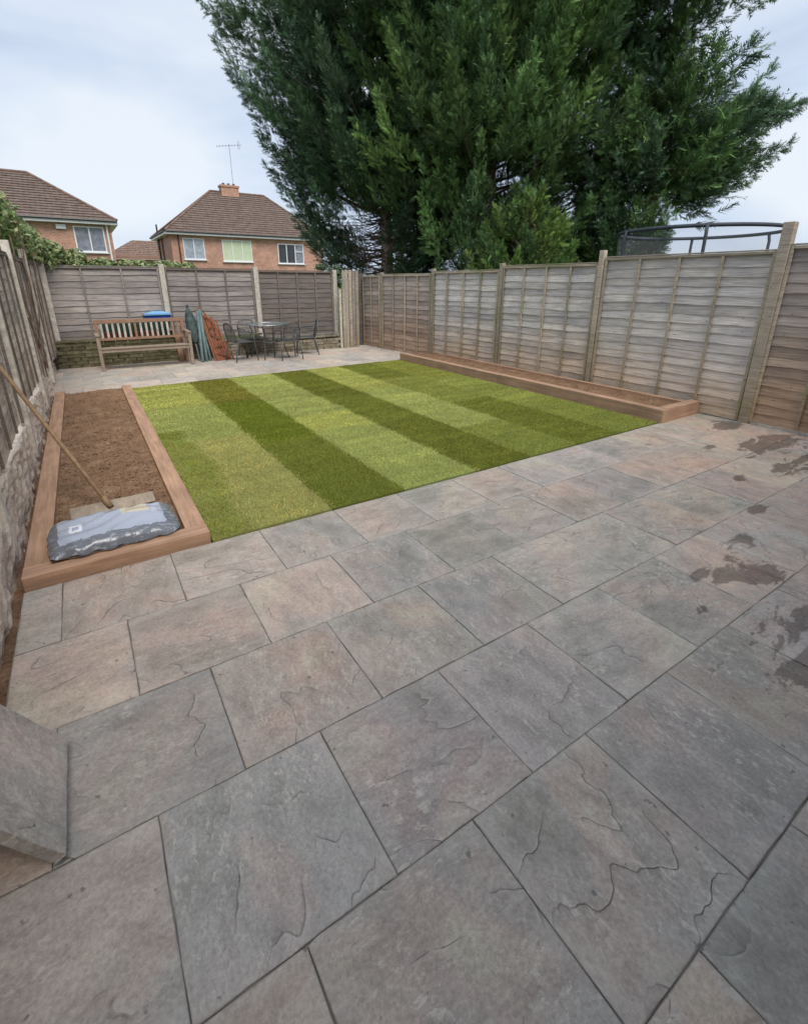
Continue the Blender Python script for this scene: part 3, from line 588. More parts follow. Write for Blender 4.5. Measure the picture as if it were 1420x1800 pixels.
def conifer(label, base, prof, zr, nb, nper, pal, seed, limb=(1.2, 2.0), rise=.55, stretch=None, keep=None, trunk_r=.2, lean=(0, 0), extra=None, group='tall conifers beyond the right fence', size=(.26, .46), name='conifer_tree', trunk_top=None):
    r = np.random.default_rng(seed); t = thing(name, label, 'tree', (base[0], base[1], -.1), 0, group); bz = np.array((base[0], base[1], 0.)); Bs, Ts, Is = [], [], []
    front = (CAMP - bz)[:2]; front /= np.linalg.norm(front)
    while len(Bs) < nb:
        z = r.uniform(*zr); a_ = r.uniform(0, 6.283); dv = np.array((math.cos(a_), math.sin(a_)))
        if dv @ front < -.25 and r.random() < .6: continue
        R_ = np.interp(z, prof[0], prof[1]) * r.uniform(.80, 1.06)
        if stretch: R_ *= 1 + stretch[1] * max(0, dv @ np.array(stretch[0])) ** 2
        tip = bz + np.array((dv[0] * R_ + lean[0] * z, dv[1] * R_ + lean[1] * z, z)); L = r.uniform(*limb); d3 = np.array((dv[0], dv[1], rise * r.uniform(.5, 1.5))); d3 /= np.linalg.norm(d3)
        if keep and not keep(tip, dv, z): continue
        Bs.append(tip - d3 * L); Ts.append(tip); Is.append(0)
        if R_ > 2.0 and r.random() < .75:
            ct = bz + np.array((0, 0, z)); mid_ = ct * .5 + (tip - d3 * L * .3) * .5 + r.normal(0, .35, 3)
            if keep and not keep(mid_, dv, mid_[2]): continue
            if mid_[2] < 4.9 and -.15 < bearing(mid_) < 0.0: continue
            Bs.append(mid_ - d3 * 1.0); Ts.append(mid_ + d3 * 1.1); Is.append(1)
    if extra:
        for (b_, t_) in extra: Bs.append(np.array(b_)); Ts.append(np.array(t_)); Is.append(0)
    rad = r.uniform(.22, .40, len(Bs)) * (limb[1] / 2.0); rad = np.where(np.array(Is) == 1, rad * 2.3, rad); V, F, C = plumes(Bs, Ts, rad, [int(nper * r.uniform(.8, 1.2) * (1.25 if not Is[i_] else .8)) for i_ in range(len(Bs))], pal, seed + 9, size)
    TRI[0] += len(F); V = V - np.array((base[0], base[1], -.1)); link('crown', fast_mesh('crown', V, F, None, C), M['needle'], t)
    tt = trunk_top or zr[1] * .95; m = MB(); nseg = 9
    m.tube([(lean[0] * tt * k / nseg + .05 * math.sin(k * 1.3), lean[1] * tt * k / nseg + .05 * math.cos(k), tt * k / nseg) for k in range(nseg + 1)], [trunk_r * (1 - .85 * k / nseg) * (1.25 if k == 0 else 1) for k in range(nseg + 1)], 10)
    m.build('trunk', M['bark'], t, smooth=True)
    lb = MB(); idx = r.choice(len(Bs), min(len(Bs), 130), replace=False)
    for i in idx:
        if keep and not keep(np.array(Bs[i]), None, Bs[i][2]): continue
        b_, t_ = Bs[i], Ts[i]; z0 = max(.8, b_[2] - np.linalg.norm((b_ - bz)[:2]) * .35); s0 = np.array((lean[0] * z0, lean[1] * z0, z0 + .1)); e1 = b_ - np.array((base[0], base[1], -.1)); e2 = t_ - np.array((base[0], base[1], -.1))
        lb.tube([s0, s0 * .5 + e1 * .5 + np.array((0, 0, -.12)), e1, e1 * .35 + e2 * .65 + np.array((0, 0, -.1))], [.045, .034, .022, .006], 4, False)
    lb.build('limbs', M['twig'], t)
    return t
PAL = [np.array(c) * np.array((2.4, 2.15, 1.85)) for c in ((.046, .084, .036), (.050, .096, .040), (.034, .068, .036), (.062, .112, .040), (.044, .088, .034))]
PALB = [np.array(c) * np.array((2.0, 1.95, 1.6)) for c in ((.044, .076, .052), (.038, .066, .046), (.054, .088, .054), (.040, .076, .044))]
PALY = [np.array(c) * np.array((1.25, 1.3, 1.3)) for c in ((.115, .17, .045), (.09, .15, .045), (.13, .17, .05), (.07, .12, .045))]
LAT = np.array((.837, -.547)); fwd2 = np.array((.547, .837))
# A: rear left tree with the bare lower trunk
def keepA(tip, dv, z):
    if open_thicket(tip, np.array((9.35, 15.5))): return False
    return True
def keepA_old(tip, dv, z):
    lat = (tip[:2] - np.array((9.35, 15.5))) @ LAT
    return not (z < 4.1 and -1.3 < lat < .75 and (tip[:2] - np.array((9.35, 15.5))) @ fwd2 < 1.2)
A = conifer('tall blue-green conifer on the left, bare brown trunk showing above the fence corner', (9.35, 15.5), ([1.6, 2.2, 2.7, 3.3, 4.5, 5.9, 7.6, 10, 12], [1.1, 1.5, 2.1, 2.8, 3.5, 4.1, 4.7, 5.3, 5.0]), (1.9, 11.3), 440, 95, PALB, 21, (1.4, 2.3), .55, keep=keepA, trunk_r=.25, size=(.19, .36), trunk_top=12)
Bt = conifer('broad bright green conifer in the middle, its skirt reaching down to the fence top', (11.0, 12.2), ([1.2, 2.2, 4, 6, 9, 12, 15], [3.2, 3.9, 4.2, 4.3, 4.3, 3.6, 1.2]), (1.7, 11.3), 600, 90, PAL, 41, (1.1, 2.0), .75, keep=lambda tp, dv, z: not (z < 4.7 and bearing(tp) < .03), trunk_r=.3, size=(.17, .33), trunk_top=12)
def keepC(tip, dv, z):
    l_ = (tip[:2] - np.array((13.1, 8.2))) @ LAT
    if 6.1 < z < 8.2 and l_ > .55: return False
    if z < 4.3 and l_ > -.4: return False
    if z < 3.0 and l_ > -1.0: return random.random() < .25
    return True
exC = []
cC = np.array((13.1, 8.2, 0))
for k in range(34):       # long boughs reaching right over the trampoline
    z = random.uniform(4.1, 6.2); l_ = random.uniform(1.3, 3.15) * (1.0 if 4.4 < z < 6.2 else .8); dpt = random.uniform(-1.2, 1.0)
    tp = cC + np.array((*(LAT * l_ + fwd2 * dpt), z)); exC.append((tp - np.array((*(LAT * random.uniform(1.4, 2.1)), random.uniform(-.25, .3))), tp))
for k in range(26):
    z = random.uniform(8.3, 10.4); l_ = random.uniform(1.0, 2.8); dpt = random.uniform(-1.2, 1.0)
    tp = cC + np.array((*(LAT * l_ + fwd2 * dpt), z)); exC.append((tp - np.array((*(LAT * random.uniform(1.3, 2.0)), random.uniform(.1, .6))), tp))
Ct = conifer('dark spreading conifer on the right, long ragged boughs reaching over the trampoline', (13.1, 8.2), ([2.0, 3.0, 5, 6.2, 7.2, 8.5, 11], [1.4, 2.2, 2.5, 2.1, 1.1, 2.1, 2.3]), (2.3, 10.8), 175, 90, PAL[:3] + PALB[:1], 61, (1.3, 2.1), .35, keep=keepC, trunk_r=.22, extra=exC, size=(.18, .36))
Yt = conifer('small yellow-green conifer in front of the tall ones, just above the fence', (9.3, 8.9), ([.8, 2, 3, 3.6, 4.1], [1.5, 1.5, 1.1, .6, .1]), (1.4, 4.0), 80, 75, PALY, 81, (.7, 1.1), 1.5, trunk_r=.07, group=None, size=(.16, .30))
# dead twigs round the bare trunk of the left tree
m = MB(); r_ = np.random.default_rng(5)
for k in range(300):
    z = r_.uniform(1.8, 5.0); a_ = r_.uniform(0, 6.28); L = r_.uniform(.7, 2.2); p0 = Vector((0, 0, z)); d = Vector((math.cos(a_), math.sin(a_), r_.uniform(-.25, .3)))
    p1 = p0 + d * L * .5 + Vector((0, 0, -.08)); p2 = p0 + d * L + Vector((r_.normal(0, .1), r_.normal(0, .1), r_.uniform(-.1, .25)))
    m.tube([p0, p1, p2], [.022, .013, .004], 4, False)
    for q_ in range(3):
        s0 = p1.lerp(p2, r_.random()); m.tube([s0, s0 + Vector(r_.normal(0, .25, 3))], [.007, .002], 3, False)
m.build('dead_twigs', M['twig'], A)

# ------------------------------------------------------------------ climber over the left corner
def leaf_cloud(blobs, n_, size, pal, seed):
    r = np.random.default_rng(seed); w_ = np.array([b_[4] for b_ in blobs], float); w_ /= w_.sum(); ii = r.choice(len(blobs), n_, p=w_); P_ = []
    q_ = r.normal(0, 1, (n_, 3)); q_ /= np.linalg.norm(q_, axis=1, keepdims=True); rr = r.uniform(.55, 1.08, n_)
    C_ = np.array([b_[:3] for b_ in blobs])[ii]; R_ = np.array([b_[3] if isinstance(b_[3], tuple) else (b_[3],) * 3 for b_ in blobs])[ii]
    P_ = C_ + q_ * rr[:, None] * R_; Nn = q_ + r.normal(0, .6, q_.shape) + np.array((0, 0, .5)); Nn /= np.linalg.norm(Nn, axis=1, keepdims=True)
    U_ = np.cross(Nn, r.normal(0, 1, Nn.shape)); U_ /= np.linalg.norm(U_, axis=1, keepdims=True); W_ = np.cross(Nn, U_); s_ = r.uniform(*size, n_)[:, None]
    V = np.stack([P_ - U_ * s_, P_ + W_ * s_ * .55 + Nn * s_ * .12, P_ + U_ * s_ * 1.1, P_ - W_ * s_ * .55 + Nn * s_ * .12], 1).reshape(-1, 3); pal = np.array(pal); c_ = pal[r.integers(len(pal), size=n_)] * r.uniform(.7, 1.3, (n_, 1))
    return fast_mesh('foliage', V, None, np.arange(n_ * 4).reshape(-1, 4), np.repeat(c_, 4, 0))
cl = thing('climbing_plant', 'leafy pale green climber spilling over the left corner of the fences', 'climber', (-.9, 10.5, 0))
bl_ = [(-1.15, 8.4, 2.68, .46, 5), (-1.1, 9.4, 2.75, .46, 5), (-.98, 10.3, 2.62, .44, 5), (-.85, 11.2, 2.45, .38, 4), (-.75, 12.2, 2.40, .40, 4), (-1.2, 9.9, 2.9, .38, 3), (-.35, 12.6, 2.22, .30, 2.5), (.1, 12.6, 2.15, .22, 1.5), (.55, 12.6, 2.08, (.3, .16, .12), 1), (1.1, 12.58, 2.07, (.36, .14, .11), 1), (1.75, 12.6, 2.06, (.4, .14, .12), 1.1), (2.2, 12.55, 2.02, (.25, .12, .12), .6), (-1.3, 12.6, 2.6, .5, 2)]
me = leaf_cloud([(a - -.9, b_ - 10.5, c_, R_, w_) for a, b_, c_, R_, w_ in bl_], 15000, (.028, .06), [(.30, .40, .18), (.24, .34, .14), (.40, .48, .25), (.18, .26, .10), (.42, .38, .20)], 4)
link('foliage', me, M['leaf'], cl)
m = MB(); r_ = np.random.default_rng(8)
for k in range(11):
    y = r_.uniform(9.2, 12.2); z = r_.uniform(.2, .8); p = [Vector((.27 + r_.normal(0, .015), y - 10.5, z))]
    for q_ in range(7): p.append(p[-1] + Vector((r_.normal(0, .02), r_.normal(0, .09), .24)))
    m.tube(p, [.010] * 7 + [.005], 4, False)
m.build('stems', M['twig'], cl)
me = leaf_cloud([(.23, 1.0, 1.55, (.05, .3, .28), 1), (.25, 0.0, 1.25, (.04, .2, .3), .8), (.27, 1.3, 1.15, (.04, .25, .3), .8), (.3, 1.5, .3, (.05, .3, .2), .5)], 900, (.018, .036), [(.14, .10, .055), (.20, .15, .09), (.09, .065, .04)], 6)
tag(link('dry_leaves', me, M['leaf'], cl), 'dry brown leaves clinging to the corner posts')
c2 = thing('climbing_plant', 'small dark ivy tuft at the right end of the rear fence', 'climber', (5.95, 12.5, 0))
link('foliage', leaf_cloud([(0, 0, 2.0, (.25, .12, .18), 1), (.05, -.06, 1.78, (.13, .1, .2), .8), (-.4, .05, 2.1, (.2, .1, .1), .5)], 900, (.02, .045), [(.09, .15, .07), (.13, .2, .1), (.06, .1, .04)], 9), M['leaf'], c2)

# ------------------------------------------------------------------ houses beyond
def roof_mesh(x0, x1, y0, y1, ze, zr, rx0, rx1, ov=.35, lift=.05, row=.26):
    """hipped roof; every course its own stepped strip"""
    X0, X1, Y0, Y1 = x0 - ov, x1 + ov, y0 - ov, y1 + ov; ym = (y0 + y1) / 2; m = MB()
    Rl, Rr = Vector((rx0, ym, zr)), Vector((rx1, ym, zr)); zz = ze
    for (a, b_, c_, d) in ((Vector((X0, Y0, zz)), Vector((X1, Y0, zz)), Rr, Rl), (Vector((X1, Y0, zz)), Vector((X1, Y1, zz)), Rr, Rr), (Vector((X1, Y1, zz)), Vector((X0, Y1, zz)), Rl, Rr), (Vector((X0, Y1, zz)), Vector((X0, Y0, zz)), Rl, Rl)):
        nrm = (b_ - a).cross(c_ - b_).normalized(); H_ = ((c_ + d) / 2 - (a + b_) / 2).length; rows = int(H_ / row)
        for k in range(rows):
            t0, t1 = k / rows, (k + 1) / rows; p0, p1, p2, p3 = a.lerp(d, t0), b_.lerp(c_, t0), b_.lerp(c_, t1), a.lerp(d, t1)
            m.add([p0 + nrm * lift, p1 + nrm * lift, p2 + nrm * .004, p3 + nrm * .004, p0, p1], [(0, 1, 2, 3), (4, 5, 1, 0)])
    return m, (X0, X1, Y0, Y1, Rl, Rr)
def window(root, cx_, y, z0, z1, w_, lights, fill, topl=None):
    m = MB(); f = .06; m.box((0, 0, 0), (w_, .07, f)); f_ = MB(); H_ = z1 - z0; fr_ = MB()
    fr_.box((0, 0, H_ / 2 - f / 2), (w_, .07, f)).box((0, 0, -H_ / 2 + f / 2), (w_, .07, f)).box((-w_ / 2 + f / 2, 0, 0), (f, .07, H_ - 2 * f)).box((w_ / 2 - f / 2, 0, 0), (f, .07, H_ - 2 * f))
    for k in range(1, lights): fr_.box((-w_ / 2 + w_ * k / lights, -.002, 0), (f * 1.1, .07, H_ - 2 * f))
    if topl is not None: fr_.box((w_ / 2 - w_ / lights / 2 + .01, -.004, H_ * .12), (w_ / lights - f * 1.3, .075, f))
    wo = fr_.build('window', M['upvc'], root, (cx_, y - .03, (z0 + z1) / 2))
    for k in range(lights):
        p = MB(); p.box((0, 0, 0), (w_ / lights - .04, .012, H_ - .06)); p.build('pane', fill[k % len(fill)], wo, (-w_ / 2 + w_ * (k + .5) / lights, .02, 0))
    s_ = MB(); s_.box((0, 0, 0), (w_ + .14, .12, .06)); s_.build('sill', M['upvc'], wo, (0, -.04, -H_ / 2 - .03))
    return wo
def house(label, x0, x1, y0, y1, ze, zr, rx0, rx1, chim=None):
    t = thing('brick_house', label, 'house', (x0, y0, 0), 0, 'brick houses beyond the rear fence'); o_ = Vector((x0, y0, 0)); m = MB(); m.box(((x1 - x0) / 2, (y1 - y0) / 2, ze / 2 - .05), (x1 - x0, y1 - y0, ze + .1)); m.build('wall', M['brick_house'], t)
    rm, (X0, X1, Y0, Y1, Rl, Rr) = roof_mesh(x0, x1, y0, y1, ze, zr, rx0, rx1); rf = rm.build('roof', M['tile'], t, -o_)
    h_ = MB(); up = Vector((0, 0, .05))
    for a, b_ in ((Vector((X0, Y0, ze)), Rl), (Vector((X1, Y0, ze)), Rr), (Vector((X0, Y1, ze)), Rl), (Vector((X1, Y1, ze)), Rr), (Rl, Rr)): h_.tube([a + up, b_ + up], .075, 8)
    h_.build('ridge_tiles', M['ridge'], rf)
    g_ = MB(); g_.box(((X0 + X1) / 2, Y0 + .0, ze - .10), (X1 - X0, .03, .2)).box((X0, (Y0 + Y1) / 2, ze - .10), (.03, Y1 - Y0 - .04, .2)).box((X1, (Y0 + Y1) / 2, ze - .10), (.03, Y1 - Y0 - .04, .2)); g_.build('fascia', M['upvc'], t, -o_)
    s_ = MB(); s_.box(((X0 + X1) / 2, (Y0 + Y1) / 2, ze - .19), (X1 - X0 - .04, Y1 - Y0 - .04, .02)); s_.build('soffit', M['upvc'], t, -o_)
    g_ = MB(); g_.tube([(X0, Y0 - .06, ze - .02), (X1, Y0 - .06, ze - .02)], .06, 8).tube([(X0 - .06, Y0, ze - .02), (X0 - .06, Y1, ze - .02)], .06, 8); g_.build('gutter', M['gutter'], t, -o_)
    if chim:
        (ca, cb_, cz) = chim; ym = (y0 + y1) / 2; c_ = MB(); c_.box(((ca + cb_) / 2, ym, cz - .9), (cb_ - ca, .75, 1.5)).box(((ca + cb_) / 2, ym, cz - .10), (cb_ - ca + .12, .87, .14)); ch = c_.build('chimney', M['brick_house'], t, -o_)
        p_ = MB()
        for q_ in (-.4, .0, .4): p_.tube([((ca + cb_) / 2 + q_, ym, cz - .04), ((ca + cb_) / 2 + q_, ym, cz + .14)], .11, 10)
        p_.build('chimney_pots', M['ridge'], ch)
    return t, o_
h1, o1 = house('orange brick semi with hipped brown roof, squat chimney and aerial, seen over the rear fence', 6.25, 17.9, 40, 47, 5.12, 8.45, 10.15, 14.4, (10.95, 12.3, 9.0))
for (cx_, z0, z1, w_, n_, fill, tp) in ((7.75, 3.28, 4.72, 1.45, 2, [M['net']], None), (10.85, 3.2, 4.72, 2.2, 3, [M['blind']], None), (15.1, 3.14, 4.62, 2.15, 3, [M['glass_dark'], M['glass_dark'], M['net_grey']], 1)):
    window(h1, cx_ - 6.25, 0, z0, z1, w_, n_, fill, tp)
m = MB(); m.tube([(6.25 + .5, 39.93, 0), (6.25 + .5, 39.93, 5.0)], .05, 8); m.build('downpipe', M['gutter'], h1, -o1)
m = MB(); m.tube([(6.17, 45.3, 0), (6.17, 45.3, 6.0)], .06, 8).tube([(6.17, 43.6, 0), (6.17, 43.6, 5.0)], .05, 8); m.build('soil_pipe', M['gutter'], h1, -o1)
m = MB(); ax, ay, az = 12.0, 43.5, 8.9
m.tube([(ax, ay, az), (ax, ay, az + 3.0)], .018, 6).tube([(ax - .95, ay, az + 2.75), (ax + .75, ay - .5, az + 2.95)], .014, 5)
for k in range(9):
    t_ = k / 8; c_ = Vector((ax - .95, ay, az + 2.75)).lerp(Vector((ax + .75, ay - .5, az + 2.95)), t_); hl = .28 - .1 * t_; m.tube([c_ - Vector((.3, .95, 0)) * hl, c_ + Vector((.3, .95, 0)) * hl], .012, 4)
m.tube([(ax + .55, ay - .45, az + 2.65), (ax + .55, ay - .45, az + 3.2)], .015, 4).tube([(ax + .65, ay - .5, az + 2.65), (ax + .65, ay - .5, az + 3.2)], .015, 4)
m.build('aerial', M['aerial'], h1, -o1)
m = MB(); m.box((19.2, 39, 2.45), (2.6, 3.0, .16)); tag(m.build('flat_roof', M['upvc'], h1, -o1), 'white edged low flat roof at the right end')
h2, o2 = house('orange brick house with brown hipped roof at the left edge above the climber', -9.5, 2.25, 34, 41, 4.95, 7.55, -6.0, -1.2)
window(h2, 1.16 + 9.5, 0, 3.30, 4.62, 1.45, 2, [M['net_grey']]); window(h2, -2.5 + 9.5, 0, 3.3, 4.62, 2.0, 3, [M['net_grey']])
m = MB(); m.box((-.10 , 33.93, 4.55), (.45, .12, .22)); tag(m.build('alarm_box', M['upvc'], h2, -o2), 'small white alarm box by the window')
m = MB(); m.tube([(2.05, 33.93, 0), (2.05, 33.93, 4.8)], .045, 8); m.build('downpipe', M['upvc'], h2, -o2)
h3 = thing('far_house', 'distant tan roof showing between the two brick houses', 'house', (7.5, 68, 0), 0, None)
m = MB(); m.box((0, 0, 2.2), (9, 7, 4.6)); m.build('wall', M['brick_back'], h3)
rm, _ = roof_mesh(-4.5, 4.5, -3.5, 3.5, 4.0, 6.3, -1, 4.4, row=.4); rm.build('roof', M['ridge'], h3)
sh = thing('garden_shed', 'dark gabled shed roof beyond the trampoline', 'shed', (22.2, 14.3, 0), -.57)
m = MB(); m.add([(-1.3, -1, 0), (1.3, -1, 0), (1.3, 1, 0), (-1.3, 1, 0), (-1.3, -1, 2.75), (1.3, -1, 2.75), (1.3, 1, 2.75), (-1.3, 1, 2.75), (0, -1, 3.25), (0, 1, 3.25)], [(0, 1, 5, 8, 4), (2, 3, 7, 9, 6), (1, 2, 6, 5), (3, 0, 4, 7)]); m.build('wall', M['batten_dark'], sh)
m = MB(); m.bar((-.75, -1.1, 3.02), (-.75, 1.1, 3.02), 1.7, .05, (-.35, 0, 1)).bar((.75, -1.1, 3.02), (.75, 1.1, 3.02), 1.7, .05, (.35, 0, 1)); m.build('roof', M['gutter'], sh)

# unseen house wall behind the viewer, added to darken the near patio
shade_house = thing('brick_house', 'rear wall of the garden\'s own brick house at the head of the patio', 'house', (3, -1.75, 0)); m = MB(); m.box((0, -.2, 2.7), (15, .3, 5.6)); m.build('wall', M['brick_back'], shade_house)
m = MB(); m.box((0, 0, 1.05), (2.4, .08, .07)).box((-1.2, 0, 1.05), (.08, .08, 2.1)).box((0, -.003, 1.05), (.08, .08, 2.1)).box((1.2, 0, 1.05), (.08, .08, 2.1)).box((0, .002, 2.08), (2.4, .08, .08)); dr = m.build('patio_door', M['upvc'], shade_house, (-1.2, 0, 0))
m = MB(); m.box((0, -.03, 1.05), (2.3, .01, 2.0)); m.build('pane', M['glass_dark'], dr)

# ------------------------------------------------------------------ trampoline beyond the right fence
tr = thing('trampoline', 'round trampoline with padded top ring and safety net beyond the right fence', 'trampoline', (10.8, 5.6, 0)); TR, TZ = 1.5, 2.70
pts = [(TR * math.cos(a_), TR * math.sin(a_), TZ) for a_ in np.linspace(0, 2 * math.pi, 49)]
MB().tube(pts, .034, 8, False).build('top_ring', M['black'], tr, smooth=True)
for k in range(6):
    a_ = k * math.pi / 3 + .55; x, y = TR * math.cos(a_), TR * math.sin(a_)
    o = MB().tube([(x * 1.04, y * 1.04, .6), (x * 1.04, y * 1.04, TZ - .15), (x * 1.01, y * 1.01, TZ + .02)], .03, 8).build('net_pole', M['black'], tr, smooth=True)
    o = MB().tube([(x * 1.04, y * 1.04, -.1), (x * 1.04, y * 1.04, .62)], .022, 8).build('leg', M['steel'], tr)
m = MB(); n_ = 48
for k in range(n_):
    a0, a1 = 2 * math.pi * k / n_, 2 * math.pi * (k + 1) / n_; m.add([(TR * math.cos(a0), TR * math.sin(a0), .75), (TR * math.cos(a1), TR * math.sin(a1), .75), (TR * math.cos(a1), TR * math.sin(a1), TZ), (TR * math.cos(a0), TR * math.sin(a0), TZ)], [(0, 1, 2, 3)])
m.build('safety_net', M['netting'], tr, smooth=True)
m = MB(); m.add([(TR * .97 * math.cos(2 * math.pi * k / 32), TR * .97 * math.sin(2 * math.pi * k / 32), .7) for k in range(32)], [tuple(range(32))]); m.build('jumping_mat', M['black'], tr)
MB().tube([(p[0] * 1.02, p[1] * 1.02, .7) for p in pts], .06, 8, False).build('edge_pad', M['dark_green'], tr)

# ------------------------------------------------------------------ bench
be = thing('garden_bench', 'weathered wooden garden bench with slatted back facing the lawn', 'bench', (1.02, 11.3, .018)); T, TG = M['teak'], M['teak_grey']; hw = .84
for s_ in (-1, 1):
    MB().box((0, 0, .345), (.06, .06, .69)).build('leg', TG, be, (s_ * hw, .0, 0), bevel=.004)
    MB().bar((0, 0, 0), (0, .12, .96), .06, .055, (0, 1, 0)).build('leg', T, be, (s_ * (hw - .02), .50, 0), bevel=.004)
    MB().box((0, 0, 0), (.075, .60, .028)).build('armrest', TG, be, (s_ * hw, .25, .70), bevel=.005)
    MB().box((0, 0, 0), (.04, .46, .06)).build('side_rail', TG, be, (s_ * (hw - .01), .26, .385), bevel=.003)
MB().box((0, 0, 0), (1.62, .035, .065)).build('seat_rail', TG, be, (0, 0, .395), bevel=.003)
for k in range(5): MB().box((0, 0, 0), (1.66 if k else 1.72, .07, .02)).build('seat_slat', TG, be, (0, .0 + .1 * k, .438 - .006 * k), bevel=.003)
MB().box((0, 0, 0), (1.62, .035, .075)).build('top_rail', T, be, (0, .615, .925), (-.12, 0, 0), bevel=.004)
MB().box((0, 0, 0), (1.60, .03, .05)).build('lower_rail', T, be, (0, .565, .57), (-.12, 0, 0), bevel=.003)
for k in range(15):
    x = -.73 + k * .104; MB().bar((0, 0, 0), (0, .038, .30), .042, .016, (0, 1, 0)).build('back_slat', M['slat_white'] if k not in (6, 13, 14) else T, be, (x, .572, .595), bevel=.002)
# things kept between the bench and the fence
bx_ = thing('storage_box', 'dark green plastic box on the low wall behind the bench back', 'box', (.95, 12.29, .562)); MB().box((0, 0, .15), (1.25, .20, .28), taper=-.04).build('body', M['dark_green'], bx_, bevel=.01); MB().box((0, 0, .305), (1.31, .22, .03)).build('lid', M['dark_green'], bx_, bevel=.008)
bt = thing('storage_tub', 'blue plastic tub with pale blue lid showing above the bench back', 'tub', (1.42, 12.29, .883))
MB().box((0, 0, .075), (.50, .20, .15), taper=-.06).build('body', M['blue'], bt, bevel=.01)
m = MB(); m.box((0, 0, .16), (.56, .28, .03)); m.add([(-.26, -.12, .176), (.26, -.12, .176), (.26, .12, .176), (-.26, .12, .176), (-.1, -.05, .225), (.1, -.05, .225), (.1, .05, .225), (-.1, .05, .225)], [(0, 1, 5, 4), (1, 2, 6, 5), (2, 3, 7, 6), (3, 0, 4, 7), (4, 5, 6, 7)]); m.build('lid', M['blue_pale'], bt)
for i, (x, w_, lab) in enumerate(((.52, .42, 'red plastic trough under the left half of the bench back'), (1.12, .46, 'red plastic trough behind the middle of the bench'))):
    o = thing('plant_trough', lab, 'trough', (x, 12.12, .562)); MB().box((0, 0, .06), (w_, .10, .12), taper=-.08).build('body', M['terracotta'], o, bevel=.01); MB().box((0, -.001, .132), (w_ + .04, .12, .022)).build('rim', M['terracotta'], o, bevel=.006)
o = thing('watering_trough', 'dark green trough at the right end behind the bench', 'trough', (1.52, 12.12, .545)); MB().box((0, 0, .06), (.28, .10, .12), taper=-.06).build('body', M['dark_green'], o, bevel=.01); MB().box((0, 0, .132), (.31, .12, .022)).build('rim', M['dark_green'], o, bevel=.006)
for k, (x, dz, mt, lab) in enumerate(((1.86, .75, 'fence_b0', 'greyed plank standing just right of the bench, nearest its arm'), (1.73, .62, 'teak', 'short brown plank behind the right leg of the bench'))):
    MB_ = MB().bar((x, 11.86, .02), (x + .0, 12.04, dz), .11, .022, (0, 1, 0)); tag(MB_.build('plank', M[mt]), lab, 'plank', 'planks leaning on the low wall')

# folded parasol, green poles, folded trellis
pa = thing('folded_parasol', 'folded dark grey-green parasol leaning upright beside the bench arm', 'parasol', (2.08, 11.72, .018))
m = MB(); Lp = 1.22; prof_ = [(0.42, .055), (.50, .10), (.66, .105), (.85, .10), (1.02, .075), (1.12, .04), (1.17, .012)]
ns_ = 20; rings = []
for z, r_0 in prof_: rings.append([(r_0 * (1 + .16 * math.cos(6 * 2 * math.pi * k / ns_)) * math.cos(2 * math.pi * k / ns_) - .0 - .06 * z, .30 * z * .7 + r_0 * math.sin(2 * math.pi * k / ns_), z) for k in range(ns_)])
m.add([p for g_ in rings for p in g_], [(i * ns_ + k, i * ns_ + (k + 1) % ns_, (i + 1) * ns_ + (k + 1) % ns_, (i + 1) * ns_ + k) for i in range(len(rings) - 1) for k in range(ns_)]); m.build('canopy', M['canvas'], pa, smooth=True)
MB().tube([(.0, 0, 0), (-.075, .25, 1.2)], .018, 8).build('pole', M['pole_green'], pa); MB().tube([(-.07, .245, 1.16), (-.072, .25, 1.22)], .028, 8).build('finial', M['black'], pa)
for k, (x0, x1, z, y1, lab) in enumerate(((2.10, 2.24, 1.08, 12.16, 'thick grey-green pole next to the folded parasol'), (2.20, 2.30, 1.12, 12.20, 'middle grey-green pole of the leaning group'), (2.30, 2.28, .98, 12.24, 'short grey-green pole nearest the trellis'), (2.16, 2.12, .82, 12.02, 'low grey-green pole crossing behind the parasol'))):
    MB_ = MB().tube([(x0, 11.50 + .05 * k, .02), (x1, y1 - .05, z)], .034 if k < 2 else .028, 10); tag(MB_.build('pole', M['pole_green'], smooth=True), lab, 'pole', 'grey-green poles leaning by the bench')
te = thing('folded_trellis', 'bundle of red-brown folded trellis leaning against the rear fence', 'trellis', (2.5, 11.7, .018))
tt_ = []
for k in range(7):
    x0 = -.12 + .055 * k; x1 = x0 - .16 - .02 * (k % 2) + (.03 if k > 3 else 0); Lz = 1.16 - .03 * k
    for side in (0, 1):
        MB().bar((x0 + (.10 if side else 0), -.20 + .035 * side + .01 * k, 0), (x1 + (.0 if side else .06), .52 + .02 * side, Lz - .06 * side - .02 * k), .036, .012, (0, 1, 0)).build('slat', M['trellis'], te)
m = MB()
for k in range(5):
    t_ = .12 + .18 * k; m.box((.08 - .20 * t_ + .02, -.2 + .72 * t_ - .03, 1.1 * t_), (.30 - .03 * k, .02, .03), R3(0, 30 - 60 * (k % 2), 0))
m.build('cross_slats', M['trellis'], te)

